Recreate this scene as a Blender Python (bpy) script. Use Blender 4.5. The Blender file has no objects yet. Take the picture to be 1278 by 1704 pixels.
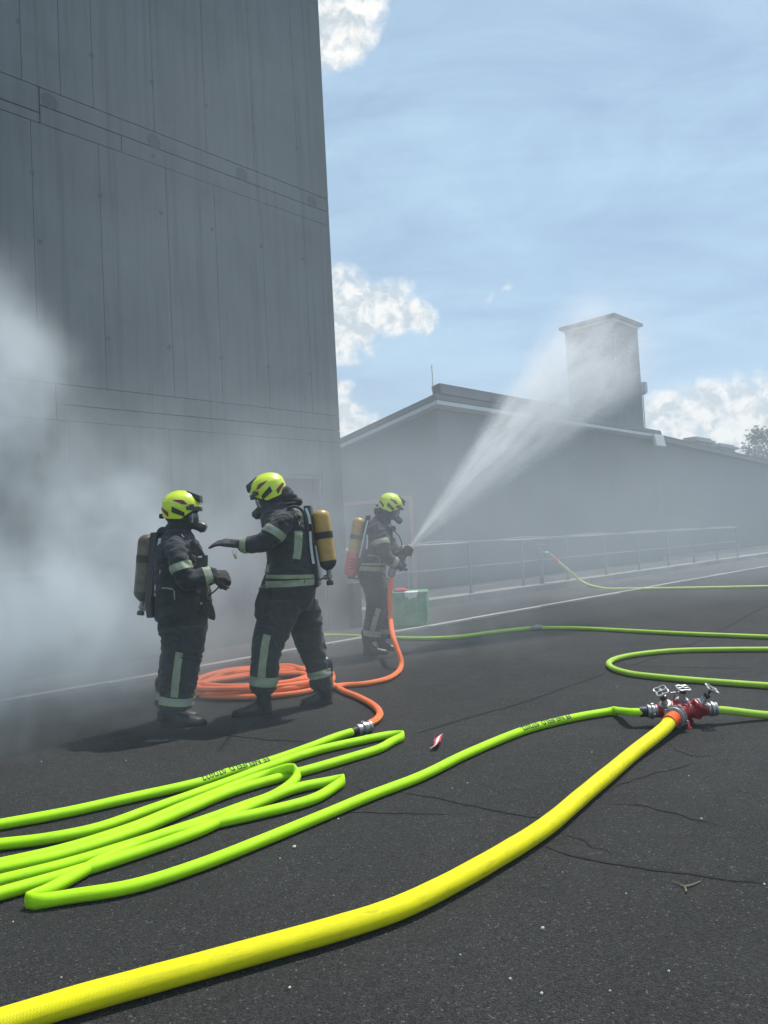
import bpy, bmesh, math, random
from mathutils import Vector, Matrix, noise
from mathutils.bvhtree import BVHTree

random.seed(7)
scene = bpy.context.scene
col = scene.collection
PI = math.pi
V = Vector

# ------------------------------------------------------------------ camera
F_PX, CX, CY = 1230.0, 639.0, 852.0          # focal length and centre in photo pixels (1278 x 1704)
CAM_H = 1.30
PITCH, ROLL = math.radians(2.47), math.radians(3.04)
f0 = V((0, math.cos(PITCH), math.sin(PITCH)))
u0 = V((0, -math.sin(PITCH), math.cos(PITCH)))
r0 = V((1, 0, 0))
cam_r = r0 * math.cos(ROLL) - u0 * math.sin(ROLL)
cam_u = r0 * math.sin(ROLL) + u0 * math.cos(ROLL)
CAM = V((0, 0, CAM_H))
cd = bpy.data.cameras.new('camera')
cam = bpy.data.objects.new('camera', cd)
col.objects.link(cam)
cam.matrix_world = Matrix(((cam_r.x, cam_u.x, -f0.x, CAM.x), (cam_r.y, cam_u.y, -f0.y, CAM.y),
                           (cam_r.z, cam_u.z, -f0.z, CAM.z), (0, 0, 0, 1)))
cd.sensor_fit = 'VERTICAL'
cd.sensor_height = 36.0
cd.lens = F_PX / 1704.0 * 36.0
cd.clip_start = 0.05
cd.clip_end = 3000
scene.camera = cam

# ------------------------------------------------------------------ light
SUN_EL = math.radians(65)
SUN_DIR = V((0.69, 0.72, 0)).normalized() * math.cos(SUN_EL) + V((0, 0, math.sin(SUN_EL)))
ld = bpy.data.lights.new('sun', 'SUN')
ld.energy = 4.6
ld.angle = math.radians(0.5)
ld.color = (1.0, 0.965, 0.905)
sun = bpy.data.objects.new('sun', ld)
col.objects.link(sun)
sun.rotation_euler = SUN_DIR.to_track_quat('Z', 'Y').to_euler()
sun.location = (20, 30, 60)

world = bpy.data.worlds.new('World')
scene.world = world
world.use_nodes = True
scene.view_settings.view_transform = 'Standard'
scene.view_settings.look = 'None'
scene.view_settings.exposure = 0.0
scene.view_settings.gamma = 1.0
scene.view_settings.use_curve_mapping = False
cy = scene.cycles
cy.use_denoising = True
cy.max_bounces = 6
cy.diffuse_bounces = 2
cy.glossy_bounces = 2
cy.transmission_bounces = 4
cy.volume_bounces = 4
cy.transparent_max_bounces = 128
cy.volume_step_rate = 1.0
cy.volume_max_steps = 256
cy.sample_clamp_indirect = 6
cy.use_adaptive_sampling = True
cy.adaptive_threshold = .02
world.cycles.sampling_method = 'MANUAL'
world.cycles.sample_map_resolution = 256
SKY_STRENGTH = 0.106
HAZE_DENSITY = 0.004


def ray(px, py):
    return (f0 * F_PX + cam_r * (px - CX) + cam_u * (CY - py)).normalized()


def ground(px, py, z=0.0):
    d = ray(px, py)
    return CAM + d * ((z - CAM_H) / d.z)


def atY(px, py, Y):
    d = ray(px, py)
    return CAM + d * (Y / d.y)


def on_plane(px, py, p, n):
    d = ray(px, py)
    return CAM + d * ((p - CAM).dot(n) / d.dot(n))


# ------------------------------------------------------------------ node helpers
class NT:
    def __init__(self, tree):
        self.t = tree
        self.t.nodes.clear()

    def n(self, kind, **kw):
        nd = self.t.nodes.new(kind)
        for k, v in kw.items():
            if k.startswith('i_'):
                nd.inputs[k[2:].replace('_', ' ')].default_value = v
            else:
                setattr(nd, k, v)
        return nd

    def l(self, a, b):
        self.t.links.new(a, b)

    def math(self, op, a, b=None, c=None, clamp=False):
        nd = self.t.nodes.new('ShaderNodeMath')
        nd.operation = op
        nd.use_clamp = clamp
        for i, x in enumerate((a, b, c)):
            if x is None:
                continue
            if isinstance(x, (int, float)):
                nd.inputs[i].default_value = x
            else:
                self.l(x, nd.inputs[i])
        return nd.outputs[0]

    def vmath(self, op, a, b=None, out=0):
        nd = self.t.nodes.new('ShaderNodeVectorMath')
        nd.operation = op
        for i, x in enumerate((a, b)):
            if x is None:
                continue
            if isinstance(x, (tuple, list, Vector)):
                nd.inputs[i].default_value = tuple(x)
            elif isinstance(x, (int, float)):
                nd.inputs['Scale'].default_value = x
            else:
                self.l(x, nd.inputs[i])
        return nd.outputs[out]

    def mixc(self, fac, a, b, blend='MIX'):
        nd = self.t.nodes.new('ShaderNodeMix')
        nd.data_type = 'RGBA'
        nd.blend_type = blend
        for sock, x in ((nd.inputs[0], fac), (nd.inputs[6], a), (nd.inputs[7], b)):
            if isinstance(x, (int, float)):
                sock.default_value = x
            elif isinstance(x, tuple):
                sock.default_value = x if len(x) == 4 else (*x, 1)
            else:
                self.l(x, sock)
        return nd.outputs[2]

    def ramp(self, fac, p0, p1, v0=0.0, v1=1.0, smooth=False):
        nd = self.t.nodes.new('ShaderNodeMapRange')
        nd.interpolation_type = 'SMOOTHSTEP' if smooth else 'LINEAR'
        self.l(fac, nd.inputs[0])
        for i, v in enumerate((p0, p1, v0, v1)):
            nd.inputs[i + 1].default_value = v
        return nd.outputs[0]

    def noise(self, vec, scale, detail=3, rough=0.5, dist=0.0):
        nd = self.t.nodes.new('ShaderNodeTexNoise')
        nd.inputs['Scale'].default_value = scale
        nd.inputs['Detail'].default_value = detail
        nd.inputs['Roughness'].default_value = rough
        nd.inputs['Distortion'].default_value = dist
        if vec is not None:
            self.l(vec, nd.inputs['Vector'])
        return nd.outputs['Fac']

    def voro(self, vec, scale, feature='F1'):
        nd = self.t.nodes.new('ShaderNodeTexVoronoi')
        nd.feature = feature
        nd.inputs['Scale'].default_value = scale
        self.l(vec, nd.inputs['Vector'])
        return nd

    def scalev(self, vec, s):
        nd = self.t.nodes.new('ShaderNodeMapping')
        nd.inputs['Scale'].default_value = s
        self.l(vec, nd.inputs['Vector'])
        return nd.outputs[0]

    def bump(self, h, strength, dist=0.01, normal=None):
        nd = self.t.nodes.new('ShaderNodeBump')
        nd.inputs['Strength'].default_value = strength
        nd.inputs['Distance'].default_value = dist
        self.l(h, nd.inputs['Height'])
        if normal is not None:
            self.l(normal, nd.inputs['Normal'])
        return nd.outputs[0]


def new_mat(name):
    m = bpy.data.materials.new(name)
    m.use_nodes = True
    k = NT(m.node_tree)
    out = k.n('ShaderNodeOutputMaterial')
    b = k.n('ShaderNodeBsdfPrincipled')
    k.l(b.outputs[0], out.inputs[0])
    return m, k, b, out


def simple(name, c, rough=0.6, metal=0.0, var=0.18, scale=25.0, bump=0.15, bscale=120.0, bdist=0.002, coat=0.0, rvar=0.1):
    """A plain material with its own uneven tone, roughness and fine relief."""
    m, k, b, out = new_mat(name)
    tc = k.n('ShaderNodeTexCoord').outputs['Object']
    nz = k.noise(tc, scale, 4, 0.6)
    lo = tuple(x * (1 - var) for x in c)
    hi = tuple(min(1, x * (1 + var)) for x in c)
    k.l(k.mixc(k.ramp(nz, .3, .7), lo, hi), b.inputs['Base Color'])
    k.l(k.ramp(k.noise(tc, scale * 2.3, 3), .3, .7, max(0.03, rough - rvar), min(1, rough + rvar)), b.inputs['Roughness'])
    b.inputs['Metallic'].default_value = metal
    if coat:
        b.inputs['Coat Weight'].default_value = coat
        b.inputs['Coat Roughness'].default_value = 0.15
    if bump:
        k.l(k.bump(k.noise(tc, bscale, 3), bump, bdist), b.inputs['Normal'])
    return m


# ------------------------------------------------------------------ world: sky and clouds
def build_world():
    k = NT(world.node_tree)
    out = k.n('ShaderNodeOutputWorld')
    bg = k.n('ShaderNodeBackground')
    bg.inputs['Strength'].default_value = SKY_STRENGTH
    k.l(bg.outputs[0], out.inputs[0])
    sky = k.n('ShaderNodeTexSky')
    sky.sky_type = 'NISHITA'
    sky.sun_disc = False
    sky.sun_elevation = SUN_EL
    sky.sun_rotation = math.atan2(SUN_DIR.x, SUN_DIR.y)
    sky.air_density = 1.0
    sky.dust_density = 0.7
    sky.ozone_density = 2.0
    d = k.vmath('NORMALIZE', k.n('ShaderNodeTexCoord').outputs['Generated'])
    # high thin veil over the whole sky
    sep = k.n('ShaderNodeSeparateXYZ')
    k.l(d, sep.inputs[0])
    zz = k.math('MAXIMUM', sep.outputs[2], 0.03)
    flat = k.n('ShaderNodeCombineXYZ')
    k.l(k.math('DIVIDE', sep.outputs[0], k.math('ADD', zz, .12)), flat.inputs[0])
    k.l(k.math('DIVIDE', sep.outputs[1], k.math('ADD', zz, .12)), flat.inputs[1])
    cir = k.noise(k.scalev(flat.outputs[0], (0.8, 1.6, 1)), 1.1, 6, 0.58, 0.6)
    wsp = k.noise(k.scalev(flat.outputs[0], (.8, 1.3, 1)), 2.3, 8, .66, 1.6)
    cir = k.math('ADD', k.math('MULTIPLY', cir, .62), k.math('MULTIPLY', wsp, .38))
    veil = k.ramp(cir, .34, .66, .36, .84, True)
    c = k.mixc(veil, sky.outputs[0], (5.1, 7.25, 9.1))
    # cumulus: soft lobes broken up by noise
    warp = k.n('ShaderNodeTexNoise')
    warp.inputs['Scale'].default_value = 9
    warp.inputs['Detail'].default_value = 6
    warp.inputs['Roughness'].default_value = .62
    k.l(d, warp.inputs['Vector'])
    wv = k.vmath('SCALE', k.vmath('SUBTRACT', warp.outputs['Color'], (.5, .5, .5)), .085)
    dw = k.vmath('ADD', d, wv)
    lobes = [(540, 20, 62), (575, 62, 42), (560, 90, 28), (590, 20, 40), (560, 500, 52), (600, 525, 60), (650, 520, 56), (560, 545, 50), (700, 528, 34), (610, 552, 30),
             (575, 700, 42), (600, 715, 34), (565, 640, 20), (1115, 690, 46), (1160, 705, 60), (1215, 690, 62), (1260, 700, 60), (1310, 690, 80), (1180, 665, 36), (1100, 715, 40),
             (822, 503, 14), (850, 488, 12), (1400, 650, 90), (1700, 600, 170), (-300, 500, 200), (-900, 600, 240), (2500, 300, 260)]
    dens = None
    for px, py, r in lobes:
        cdir = ray(px, py)
        rad = r / F_PX
        dist = k.vmath('DISTANCE', dw, tuple(cdir), out=1)
        g = k.math('SUBTRACT', 1.0, k.math('DIVIDE', dist, rad * 1.25), clamp=True)
        if r < 15:
            g = k.math('MULTIPLY', g, .34)
        dens = g if dens is None else k.math('MAXIMUM', dens, g)
    # the part of the sky out of the frame carries scattered cumulus too
    rest = k.ramp(k.noise(k.scalev(flat.outputs[0], (1, 1, 1)), .75, 3, .5), .62, .8, 0, .8)
    rest = k.math('MULTIPLY', rest, k.ramp(sep.outputs[1], .45, .2, 0, 1, True))
    dens = k.math('MAXIMUM', dens, rest)
    fine = k.noise(d, 42, 9, .64, .4)
    body = k.math('ADD', dens, k.math('MULTIPLY', k.math('SUBTRACT', fine, .5), .85))
    mask = k.math('MULTIPLY', k.ramp(body, .02, .62, 0, .95, True), k.ramp(dens, .0, .16, 0, 1, True))
    # lit from above-right: shade from the density a little way towards the sun
    off = k.vmath('ADD', d, tuple(V((.009, .0, .016))))
    lit = k.math('SUBTRACT', k.noise(off, 42, 9, .64, .4), fine)
    shade = k.math('ADD', k.ramp(lit, -.12, .12, 1.0, 0.0), k.ramp(dens, .25, .9, 0.1, -.25))
    cl = k.mixc(k.math('ADD', shade, .1, clamp=True), (5.9, 6.6, 7.0), (10.2, 10.0, 9.6))
    c = k.mixc(mask, c, cl)
    k.l(c, bg.inputs['Color'])


build_world()

# ------------------------------------------------------------------ materials
def mat_asphalt(name, base, dark=False):
    m, k, b, out = new_mat(name)
    tc = k.n('ShaderNodeTexCoord').outputs['Object']
    big = k.noise(tc, .55, 5, .6, .4)
    mid = k.noise(tc, 5.0, 4, .6)
    v1 = k.voro(tc, 170)
    sepc = k.n('ShaderNodeSeparateColor')
    k.l(v1.outputs['Color'], sepc.inputs[0])
    tone = sepc.outputs[0]
    c = k.mixc(k.ramp(big, .3, .7), tuple(x * .70 for x in base), tuple(x * 1.30 for x in base))
    c = k.mixc(k.math('MULTIPLY', k.ramp(mid, .45, .75), .3), c, tuple(x * 1.5 for x in base))
    hs = k.n('ShaderNodeHueSaturation')
    k.l(c, hs.inputs['Color'])
    k.l(k.ramp(tone, 0, 1, .42, 1.62), hs.inputs['Value'])
    c = hs.outputs[0]
    k.l(v1.outputs['Color'], sepc.inputs[0])
    pale = k.ramp(sepc.outputs[1], .975, .99, 0, 1)
    c = k.mixc(k.math('MULTIPLY', pale, .55), c, (.20, .195, .185))
    stain = k.ramp(k.noise(tc, 1.7, 4, .65, 1.2), .62, .74, 0, .5)
    c = k.mixc(stain, c, tuple(x * .45 for x in base))
    k.l(c, b.inputs['Base Color'])
    k.l(k.ramp(mid, .3, .7, .80, .95), b.inputs['Roughness'])
    b.inputs['Specular IOR Level'].default_value = .35
    h = k.math('ADD', k.math('MULTIPLY', k.ramp(v1.outputs['Distance'], 0, .75, 1, 0), .8), k.math('MULTIPLY', k.noise(tc, 95, 4, .7), .9))
    k.l(k.bump(h, 1.0, .007), b.inputs['Normal'])
    return m


def mat_concrete(name, c, streak=.5, rnd=.02):
    m, k, b, out = new_mat(name)
    tc = k.n('ShaderNodeTexCoord').outputs['Object']
    big = k.noise(tc, .7, 5, .6, .5)
    st = k.noise(k.scalev(tc, (7, 7, .22)), 1.6, 5, .65)
    fin = k.noise(tc, 60, 4, .6)
    a = k.mixc(k.ramp(big, .3, .72), tuple(x * .80 for x in c), tuple(x * 1.14 for x in c))
    a = k.mixc(k.math('MULTIPLY', k.ramp(st, .50, .72, 0, 1), streak), a, tuple(x * .5 for x in c))
    a = k.mixc(k.math('MULTIPLY', k.ramp(st, .46, .28, 0, 1), streak * .35), a, tuple(min(1, x * 1.4) for x in c))
    a = k.mixc(k.ramp(fin, .35, .7, 0, .18), a, tuple(x * .6 for x in c))
    ri = k.n('ShaderNodeObjectInfo').outputs['Random']
    hs = k.n('ShaderNodeHueSaturation')
    k.l(a, hs.inputs['Color'])
    k.l(k.ramp(ri, 0, 1, 1 - rnd, 1 + rnd), hs.inputs['Value'])
    k.l(hs.outputs[0], b.inputs['Base Color'])
    b.inputs['Roughness'].default_value = .88
    pores = k.ramp(k.voro(tc, 38).outputs['Distance'], .0, .1, 0, 1)
    h = k.math('ADD', k.math('MULTIPLY', fin, .4), k.math('MULTIPLY', pores, .5))
    k.l(k.bump(h, .35, .004), b.inputs['Normal'])
    return m


def mat_hose(name, c, wire=1.0, stripe=None, grime=.35):
    """Woven fire hose: fine diagonal weave, scuffs and dust; UV is in metres along and around."""
    m, k, b, out = new_mat(name)
    t = k.n('ShaderNodeTexCoord')
    uv, ob = t.outputs['UV'], t.outputs['Object']
    sep = k.n('ShaderNodeSeparateXYZ')
    k.l(uv, sep.inputs[0])
    u, v = sep.outputs[0], sep.outputs[1]
    a = k.math('ADD', k.math('MULTIPLY', u, 900), k.math('MULTIPLY', v, 900))
    d = k.math('SUBTRACT', k.math('MULTIPLY', u, 900), k.math('MULTIPLY', v, 900))
    wv = k.math('MULTIPLY', k.math('SINE', a), k.math('SINE', d))
    col_ = k.mixc(k.ramp(k.noise(ob, 6, 4, .6), .3, .7), tuple(x * .9 for x in c), tuple(min(1, x * 1.06) for x in c))
    col_ = k.mixc(k.ramp(wv, -.2, -1, 0, .16), col_, tuple(x * .45 for x in c))
    scuff = k.ramp(k.noise(k.scalev(uv, (9, 70, 1)), 1.0, 5, .7, .6), .53, .74, 0, grime)
    col_ = k.mixc(scuff, col_, (.12, .11, .06))
    if stripe:
        for v0 in (.25, .62, .9):
            w = k.math('ABSOLUTE', k.math('SUBTRACT', k.math('FRACT', k.math('MULTIPLY', v, 1 / .141)), v0))
            col_ = k.mixc(k.ramp(w, .030, .018, 0, .8), col_, stripe)
    k.l(col_, b.inputs['Base Color'])
    k.l(k.ramp(k.noise(ob, 18, 3), .3, .7, .42, .62), b.inputs['Roughness'])
    b.inputs['Specular IOR Level'].default_value = .22
    h = k.math('ADD', k.math('MULTIPLY', wv, .5), k.math('MULTIPLY', k.noise(ob, 35, 3), 1.2))
    k.l(k.bump(h, .30 * wire, .0025), b.inputs['Normal'])
    return m


def mat_cloth(name, c, rough=.85, scale=1.0):
    m, k, b, out = new_mat(name)
    tc = k.n('ShaderNodeTexCoord').outputs['Object']
    nz = k.noise(tc, 7 * scale, 5, .6, .6)
    a = k.mixc(k.ramp(nz, .3, .7), tuple(x * .7 for x in c), tuple(x * 1.35 for x in c))
    dust = k.ramp(k.noise(tc, 15 * scale, 5, .7), .55, .8, 0, .22)
    a = k.mixc(dust, a, (.16, .155, .14))
    k.l(a, b.inputs['Base Color'])
    b.inputs['Roughness'].default_value = rough
    b.inputs['Sheen Weight'].default_value = .15
    w = k.math('ADD', k.noise(tc, 28 * scale, 4, .55, .8), k.math('MULTIPLY', k.noise(tc, 420, 2), .12))
    k.l(k.bump(w, .55, .012), b.inputs['Normal'])
    return m


M = {}
M['asphalt'] = mat_asphalt('asphalt', (.028, .0277, .0268))
M['pavement'] = mat_asphalt('pavement_asphalt', (.075, .076, .078))
M['concrete'] = mat_concrete('tower_concrete', (.185, .195, .195), .55)
M['concrete_gap'] = mat_concrete('joint_concrete', (.085, .09, .095), .3)
M['tie'] = mat_concrete('tie_hole_mortar', (.125, .135, .14), .3)
M['kerb'] = mat_concrete('kerb_concrete', (.36, .34, .31), .15, .14)
M['plaster'] = mat_concrete('hall_plaster', (.10, .113, .127), .25, .02)
M['hose_tower'] = mat_concrete('tower_plaster', (.15, .16, .17), .3, .02)
M['roof'] = simple('roof_sheet', (.06, .065, .072), .5, 0, .2, 2, .2, 30, .01)
M['white_trim'] = simple('white_trim', (.55, .56, .56), .5, 0, .06, 4)
M['red_frame'] = simple('faded_red_frame', (.42, .20, .18), .6)
M['door_grey'] = simple('door_paint', (.075, .085, .095), .5, 0, .15, 3)
M['door_frame'] = simple('door_frame_paint', (.14, .15, .16), .5, 0, .15, 3)
M['steel'] = simple('galvanised_steel', (.26, .27, .28), .5, .5, .15, 12)
M['alu'] = simple('worn_aluminium', (.36, .36, .355), .46, .75, .35, 40, .25, 90, .002)
M['alu_dark'] = simple('dull_aluminium', (.24, .25, .26), .48, .75, .3, 40, .25, 90, .002)
M['red'] = simple('red_paint', (.30, .010, .020), .38, 0, .5, 22, .15, 60, .002, .3)
M['black'] = simple('black_rubber', (.016, .016, .018), .55, 0, .3, 30)
M['black_plastic'] = simple('black_plastic', (.022, .023, .026), .38, 0, .3, 30)
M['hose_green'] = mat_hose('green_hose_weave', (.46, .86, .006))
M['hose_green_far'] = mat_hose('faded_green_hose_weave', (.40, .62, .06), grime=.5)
M['hose_yellow'] = mat_hose('yellow_hose_weave', (.87, .79, .002), 1.5, grime=.34)
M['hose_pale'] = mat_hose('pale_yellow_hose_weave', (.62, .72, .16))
M['hose_orange'] = mat_hose('orange_hose_rubber', (.95, .19, .065), .5, (.95, .55, .14), .15)
M['orange_band'] = simple('orange_band', (.95, .11, .008), .5)
M['print'] = simple('black_print', (.015, .02, .008), .6, 0, .3, 200, 0)
M['cloth'] = mat_cloth('navy_turnout_cloth', (.016, .019, .026))
M['glove'] = mat_cloth('glove_leather', (.020, .019, .020), .7, 3)
M['boot'] = simple('boot_leather', (.014, .014, .015), .42, 0, .3, 20, .4, 60, .003)
M['skin_brown'] = simple('glove_palm', (.20, .09, .06), .7)
M['refl_yellow'] = simple('reflective_yellow', (.29, .325, .19), .65, 0, .15, 30)
M['refl_silver'] = simple('reflective_silver', (.29, .30, .295), .5, .1, .12, 40)
M['helmet'] = simple('helmet_neon_yellow', (.72, .86, .04), .26, 0, .06, 8, .04, 50, .002, .6)
M['sticker'] = simple('dark_red_sticker', (.22, .015, .035), .4, 0, .15, 40, 0)
M['white_line'] = simple('white_line', (.8, .8, .8), .5, 0, .05, 40, 0)
M['cyl_yellow'] = simple('ochre_cylinder', (.47, .27, .055), .42, 0, .22, 9, .1, 40, .002, .3)
M['cyl_dirty'] = simple('sooty_ochre_cylinder', (.12, .095, .06), .5, 0, .7, 9, .15, 40, .003)
M['red_boot'] = simple('red_plastic', (.62, .07, .075), .5, 0, .15, 10)
M['strap_white'] = simple('pale_strap', (.55, .57, .57), .6)
M['lens'] = simple('mask_lens', (.05, .06, .065), .08, 0, .2, 10, 0, coat=1)
M['green_box'] = simple('green_plastic', (.10, .30, .15), .5, 0, .4, 6, .3, 30, .006)
M['paper'] = simple('torn_paper', (.75, .74, .70), .8, 0, .08, 20)
M['cloth_red'] = mat_cloth('red_rag', (.55, .05, .07))
M['grit'] = simple('grey_grit', (.16, .155, .15), .9, 0, .5, 300, 0)
M['stone'] = simple('pale_stone', (.52, .50, .46), .85, 0, .25, 60, .5, 90, .004)
M['twig'] = simple('dry_twig', (.20, .16, .11), .8, 0, .3, 60)
M['bark'] = simple('bark', (.09, .07, .05), .9, 0, .3, 8, .6, 20, .03)
M['leaf'] = simple('leaf', (.03, .052, .022), .6, 0, .4, 1.2, 0)
M['crack'] = simple('crack_dirt', (.008, .008, .008), .95, 0, .5, 60, .5, 90, .004)
M['brass'] = simple('brass', (.55, .42, .22), .4, .8, .2, 30)

# ------------------------------------------------------------------ geometry
def tag(o, label=None, cat=None, group=None, kind=None):
    if label: o['label'] = label
    if cat: o['category'] = cat
    if group: o['group'] = group
    if kind: o['kind'] = kind
    return o


def empty(name, loc, label=None, cat=None, group=None, kind=None):
    o = bpy.data.objects.new(name, None)
    o.empty_display_size = .1
    col.objects.link(o)
    o.location = loc
    return tag(o, label, cat, group, kind)


def offset_of(o):
    p = V((0, 0, 0))
    while o is not None:
        p += o.location
        o = o.parent
    return p


def link(name, me, mat, parent=None):
    """Link a mesh given in world coordinates under its parent."""
    o = bpy.data.objects.new(name, me)
    col.objects.link(o)
    if mat is not None:
        for mm in (mat if isinstance(mat, (list, tuple)) else [mat]):
            me.materials.append(mm)
    if parent is not None:
        me.transform(Matrix.Translation(-offset_of(parent)))
        o.parent = parent
    return o


class G:
    """Collects vertices and faces of one mesh."""
    def __init__(self):
        self.v, self.f, self.mi, self.uv = [], [], [], {}

    def add(self, vs, fs, mi=0):
        o = len(self.v)
        self.v += [V(p) for p in vs]
        self.f += [tuple(i + o for i in f) for f in fs]
        self.mi += [mi] * len(fs)
        return self

    def box(self, c, s, m=None, mi=0, taper=1.0):
        x, y, z = s[0] / 2, s[1] / 2, s[2] / 2
        t = taper
        vs = [V(p) for p in ((-x, -y, -z), (x, -y, -z), (x, y, -z), (-x, y, -z), (-x * t, -y * t, z), (x * t, -y * t, z), (x * t, y * t, z), (-x * t, y * t, z))]
        vs = [(m @ p if m is not None else p) + V(c) for p in vs]
        return self.add(vs, [(3, 2, 1, 0), (4, 5, 6, 7), (0, 1, 5, 4), (1, 2, 6, 5), (2, 3, 7, 6), (3, 0, 4, 7)], mi)

    def loft(self, rings, caps=True, closed=False, mi=0):
        n = len(rings[0])
        vs = [p for r in rings for p in r]
        fs = []
        k = len(rings)
        for i in range(k if closed else k - 1):
            a, b = i * n, ((i + 1) % k) * n
            for j in range(n):
                fs.append((a + j, a + (j + 1) % n, b + (j + 1) % n, b + j))
        if caps and not closed:
            fs.append(tuple(range(n - 1, -1, -1)))
            fs.append(tuple((k - 1) * n + j for j in range(n)))
        return self.add(vs, fs, mi)

    def lathe(self, prof, p, axis, seg=20, mi=0, caps=True):
        """prof: (distance along the axis, radius)."""
        a = V(axis).normalized()
        e1 = a.orthogonal().normalized()
        e2 = a.cross(e1)
        rings = [[V(p) + a * h + (e1 * math.cos(2 * PI * j / seg) + e2 * math.sin(2 * PI * j / seg)) * max(r, 1e-4) for j in range(seg)] for h, r in prof]
        return self.loft(rings, caps, mi=mi)

    def tube(self, pts, r, seg=10, mi=0, closed=False):
        pts = [V(p) for p in pts]
        rr = r if isinstance(r, (list, tuple)) else [r] * len(pts)
        fr = frames(pts, closed)
        rings = [[p + (n * math.cos(2 * PI * j / seg) + b * math.sin(2 * PI * j / seg)) * q for j in range(seg)] for p, (t, n, b), q in zip(pts, fr, rr)]
        return self.loft(rings, True, closed, mi)

    def capsule(self, a, ra, b, rb, seg=14):
        a, b = V(a), V(b)
        L = (b - a).length
        if L < 1e-6:
            b = a + V((0, 0, 1e-3)); L = 1e-3
        prof = []
        for i in range(5):
            th = PI / 2 * i / 4
            prof.append((-ra * math.cos(th), ra * math.sin(th)))
        for i in range(5):
            th = PI / 2 * i / 4
            prof.append((L + rb * math.sin(th), rb * math.cos(th)))
        return self.lathe(prof, a, b - a, seg)

    def ellipsoid(self, c, rad, m=None, seg=18, rows=10):
        rings = []
        for i in range(rows + 1):
            th = -PI / 2 + PI * i / rows
            rings.append([V((rad[0] * max(math.cos(th), 1e-3) * math.cos(2 * PI * j / seg), rad[1] * max(math.cos(th), 1e-3) * math.sin(2 * PI * j / seg), rad[2] * math.sin(th))) for j in range(seg)])
        rings = [[(m @ p if m is not None else p) + V(c) for p in r] for r in rings]
        return self.loft(rings)

    def mesh(self, name='mesh', smooth=False, angle=None):
        me = bpy.data.meshes.new(name)
        me.from_pydata([tuple(p) for p in self.v], [], self.f)
        for p, i in zip(me.polygons, self.mi):
            p.material_index = i
        if smooth:
            for p in me.polygons:
                p.use_smooth = True
            if angle:
                me.set_sharp_from_angle(angle=math.radians(angle))
        me.update()
        return me

    def build(self, name, mat, parent=None, smooth=False, angle=40, bevel=0.0):
        me = self.mesh(name, smooth or bevel > 0, angle)
        if bevel:
            bm = bmesh.new()
            bm.from_mesh(me)
            bmesh.ops.bevel(bm, geom=[e for e in bm.edges if e.is_manifold and e.calc_face_angle(0) > .6], offset=bevel, segments=2, affect='EDGES', profile=.5, clamp_overlap=True)
            bm.to_mesh(me)
            bm.free()
            for p in me.polygons:
                p.use_smooth = True
            me.set_sharp_from_angle(angle=math.radians(20))
        return link(name, me, mat, parent)


def frames(pts, closed=False, up=V((0, 0, 1))):
    out = []
    n = len(pts)
    prev = None
    for i in range(n):
        if closed:
            t = (pts[(i + 1) % n] - pts[i - 1]).normalized()
        else:
            t = (pts[min(i + 1, n - 1)] - pts[max(i - 1, 0)]).normalized()
        if prev is None:
            nn = up - t * up.dot(t)
            if nn.length < .15:
                nn = V((1, 0, 0)) - t * t.x
            nn.normalize()
        else:
            nn = (prev - t * prev.dot(t)).normalized()
            want = up - t * up.dot(t)
            if want.length > .35:
                nn = (nn * .8 + want.normalized() * .2)
                nn = (nn - t * nn.dot(t)).normalized()
        prev = nn
        out.append((t, nn, t.cross(nn)))
    return out


def spline(pts, step, closed=False):
    """Centripetal-like Catmull-Rom through pts, resampled to about STEP metres."""
    pts = [V(p) for p in pts]
    n = len(pts)
    out = []
    for i in range(n if closed else n - 1):
        p1, p2 = pts[i], pts[(i + 1) % n]
        p0 = pts[i - 1] if (i > 0 or closed) else p1 * 2 - p2
        p3 = pts[(i + 2) % n] if (i + 2 < n or closed) else p2 * 2 - p1
        L = (p2 - p1).length
        m1 = (p2 - p0) * (L / max(1e-6, (p1 - p0).length + L))
        m2 = (p3 - p1) * (L / max(1e-6, L + (p3 - p2).length))
        k = max(1, int(round(L / step)))
        for j in range(k):
            t = j / k
            h1 = 2 * t**3 - 3 * t**2 + 1
            h2 = t**3 - 2 * t**2 + t
            h3 = -2 * t**3 + 3 * t**2
            h4 = t**3 - t**2
            out.append(p1 * h1 + m1 * h2 + p2 * h3 + m2 * h4)
    if not closed:
        out.append(pts[-1])
    return out


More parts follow.
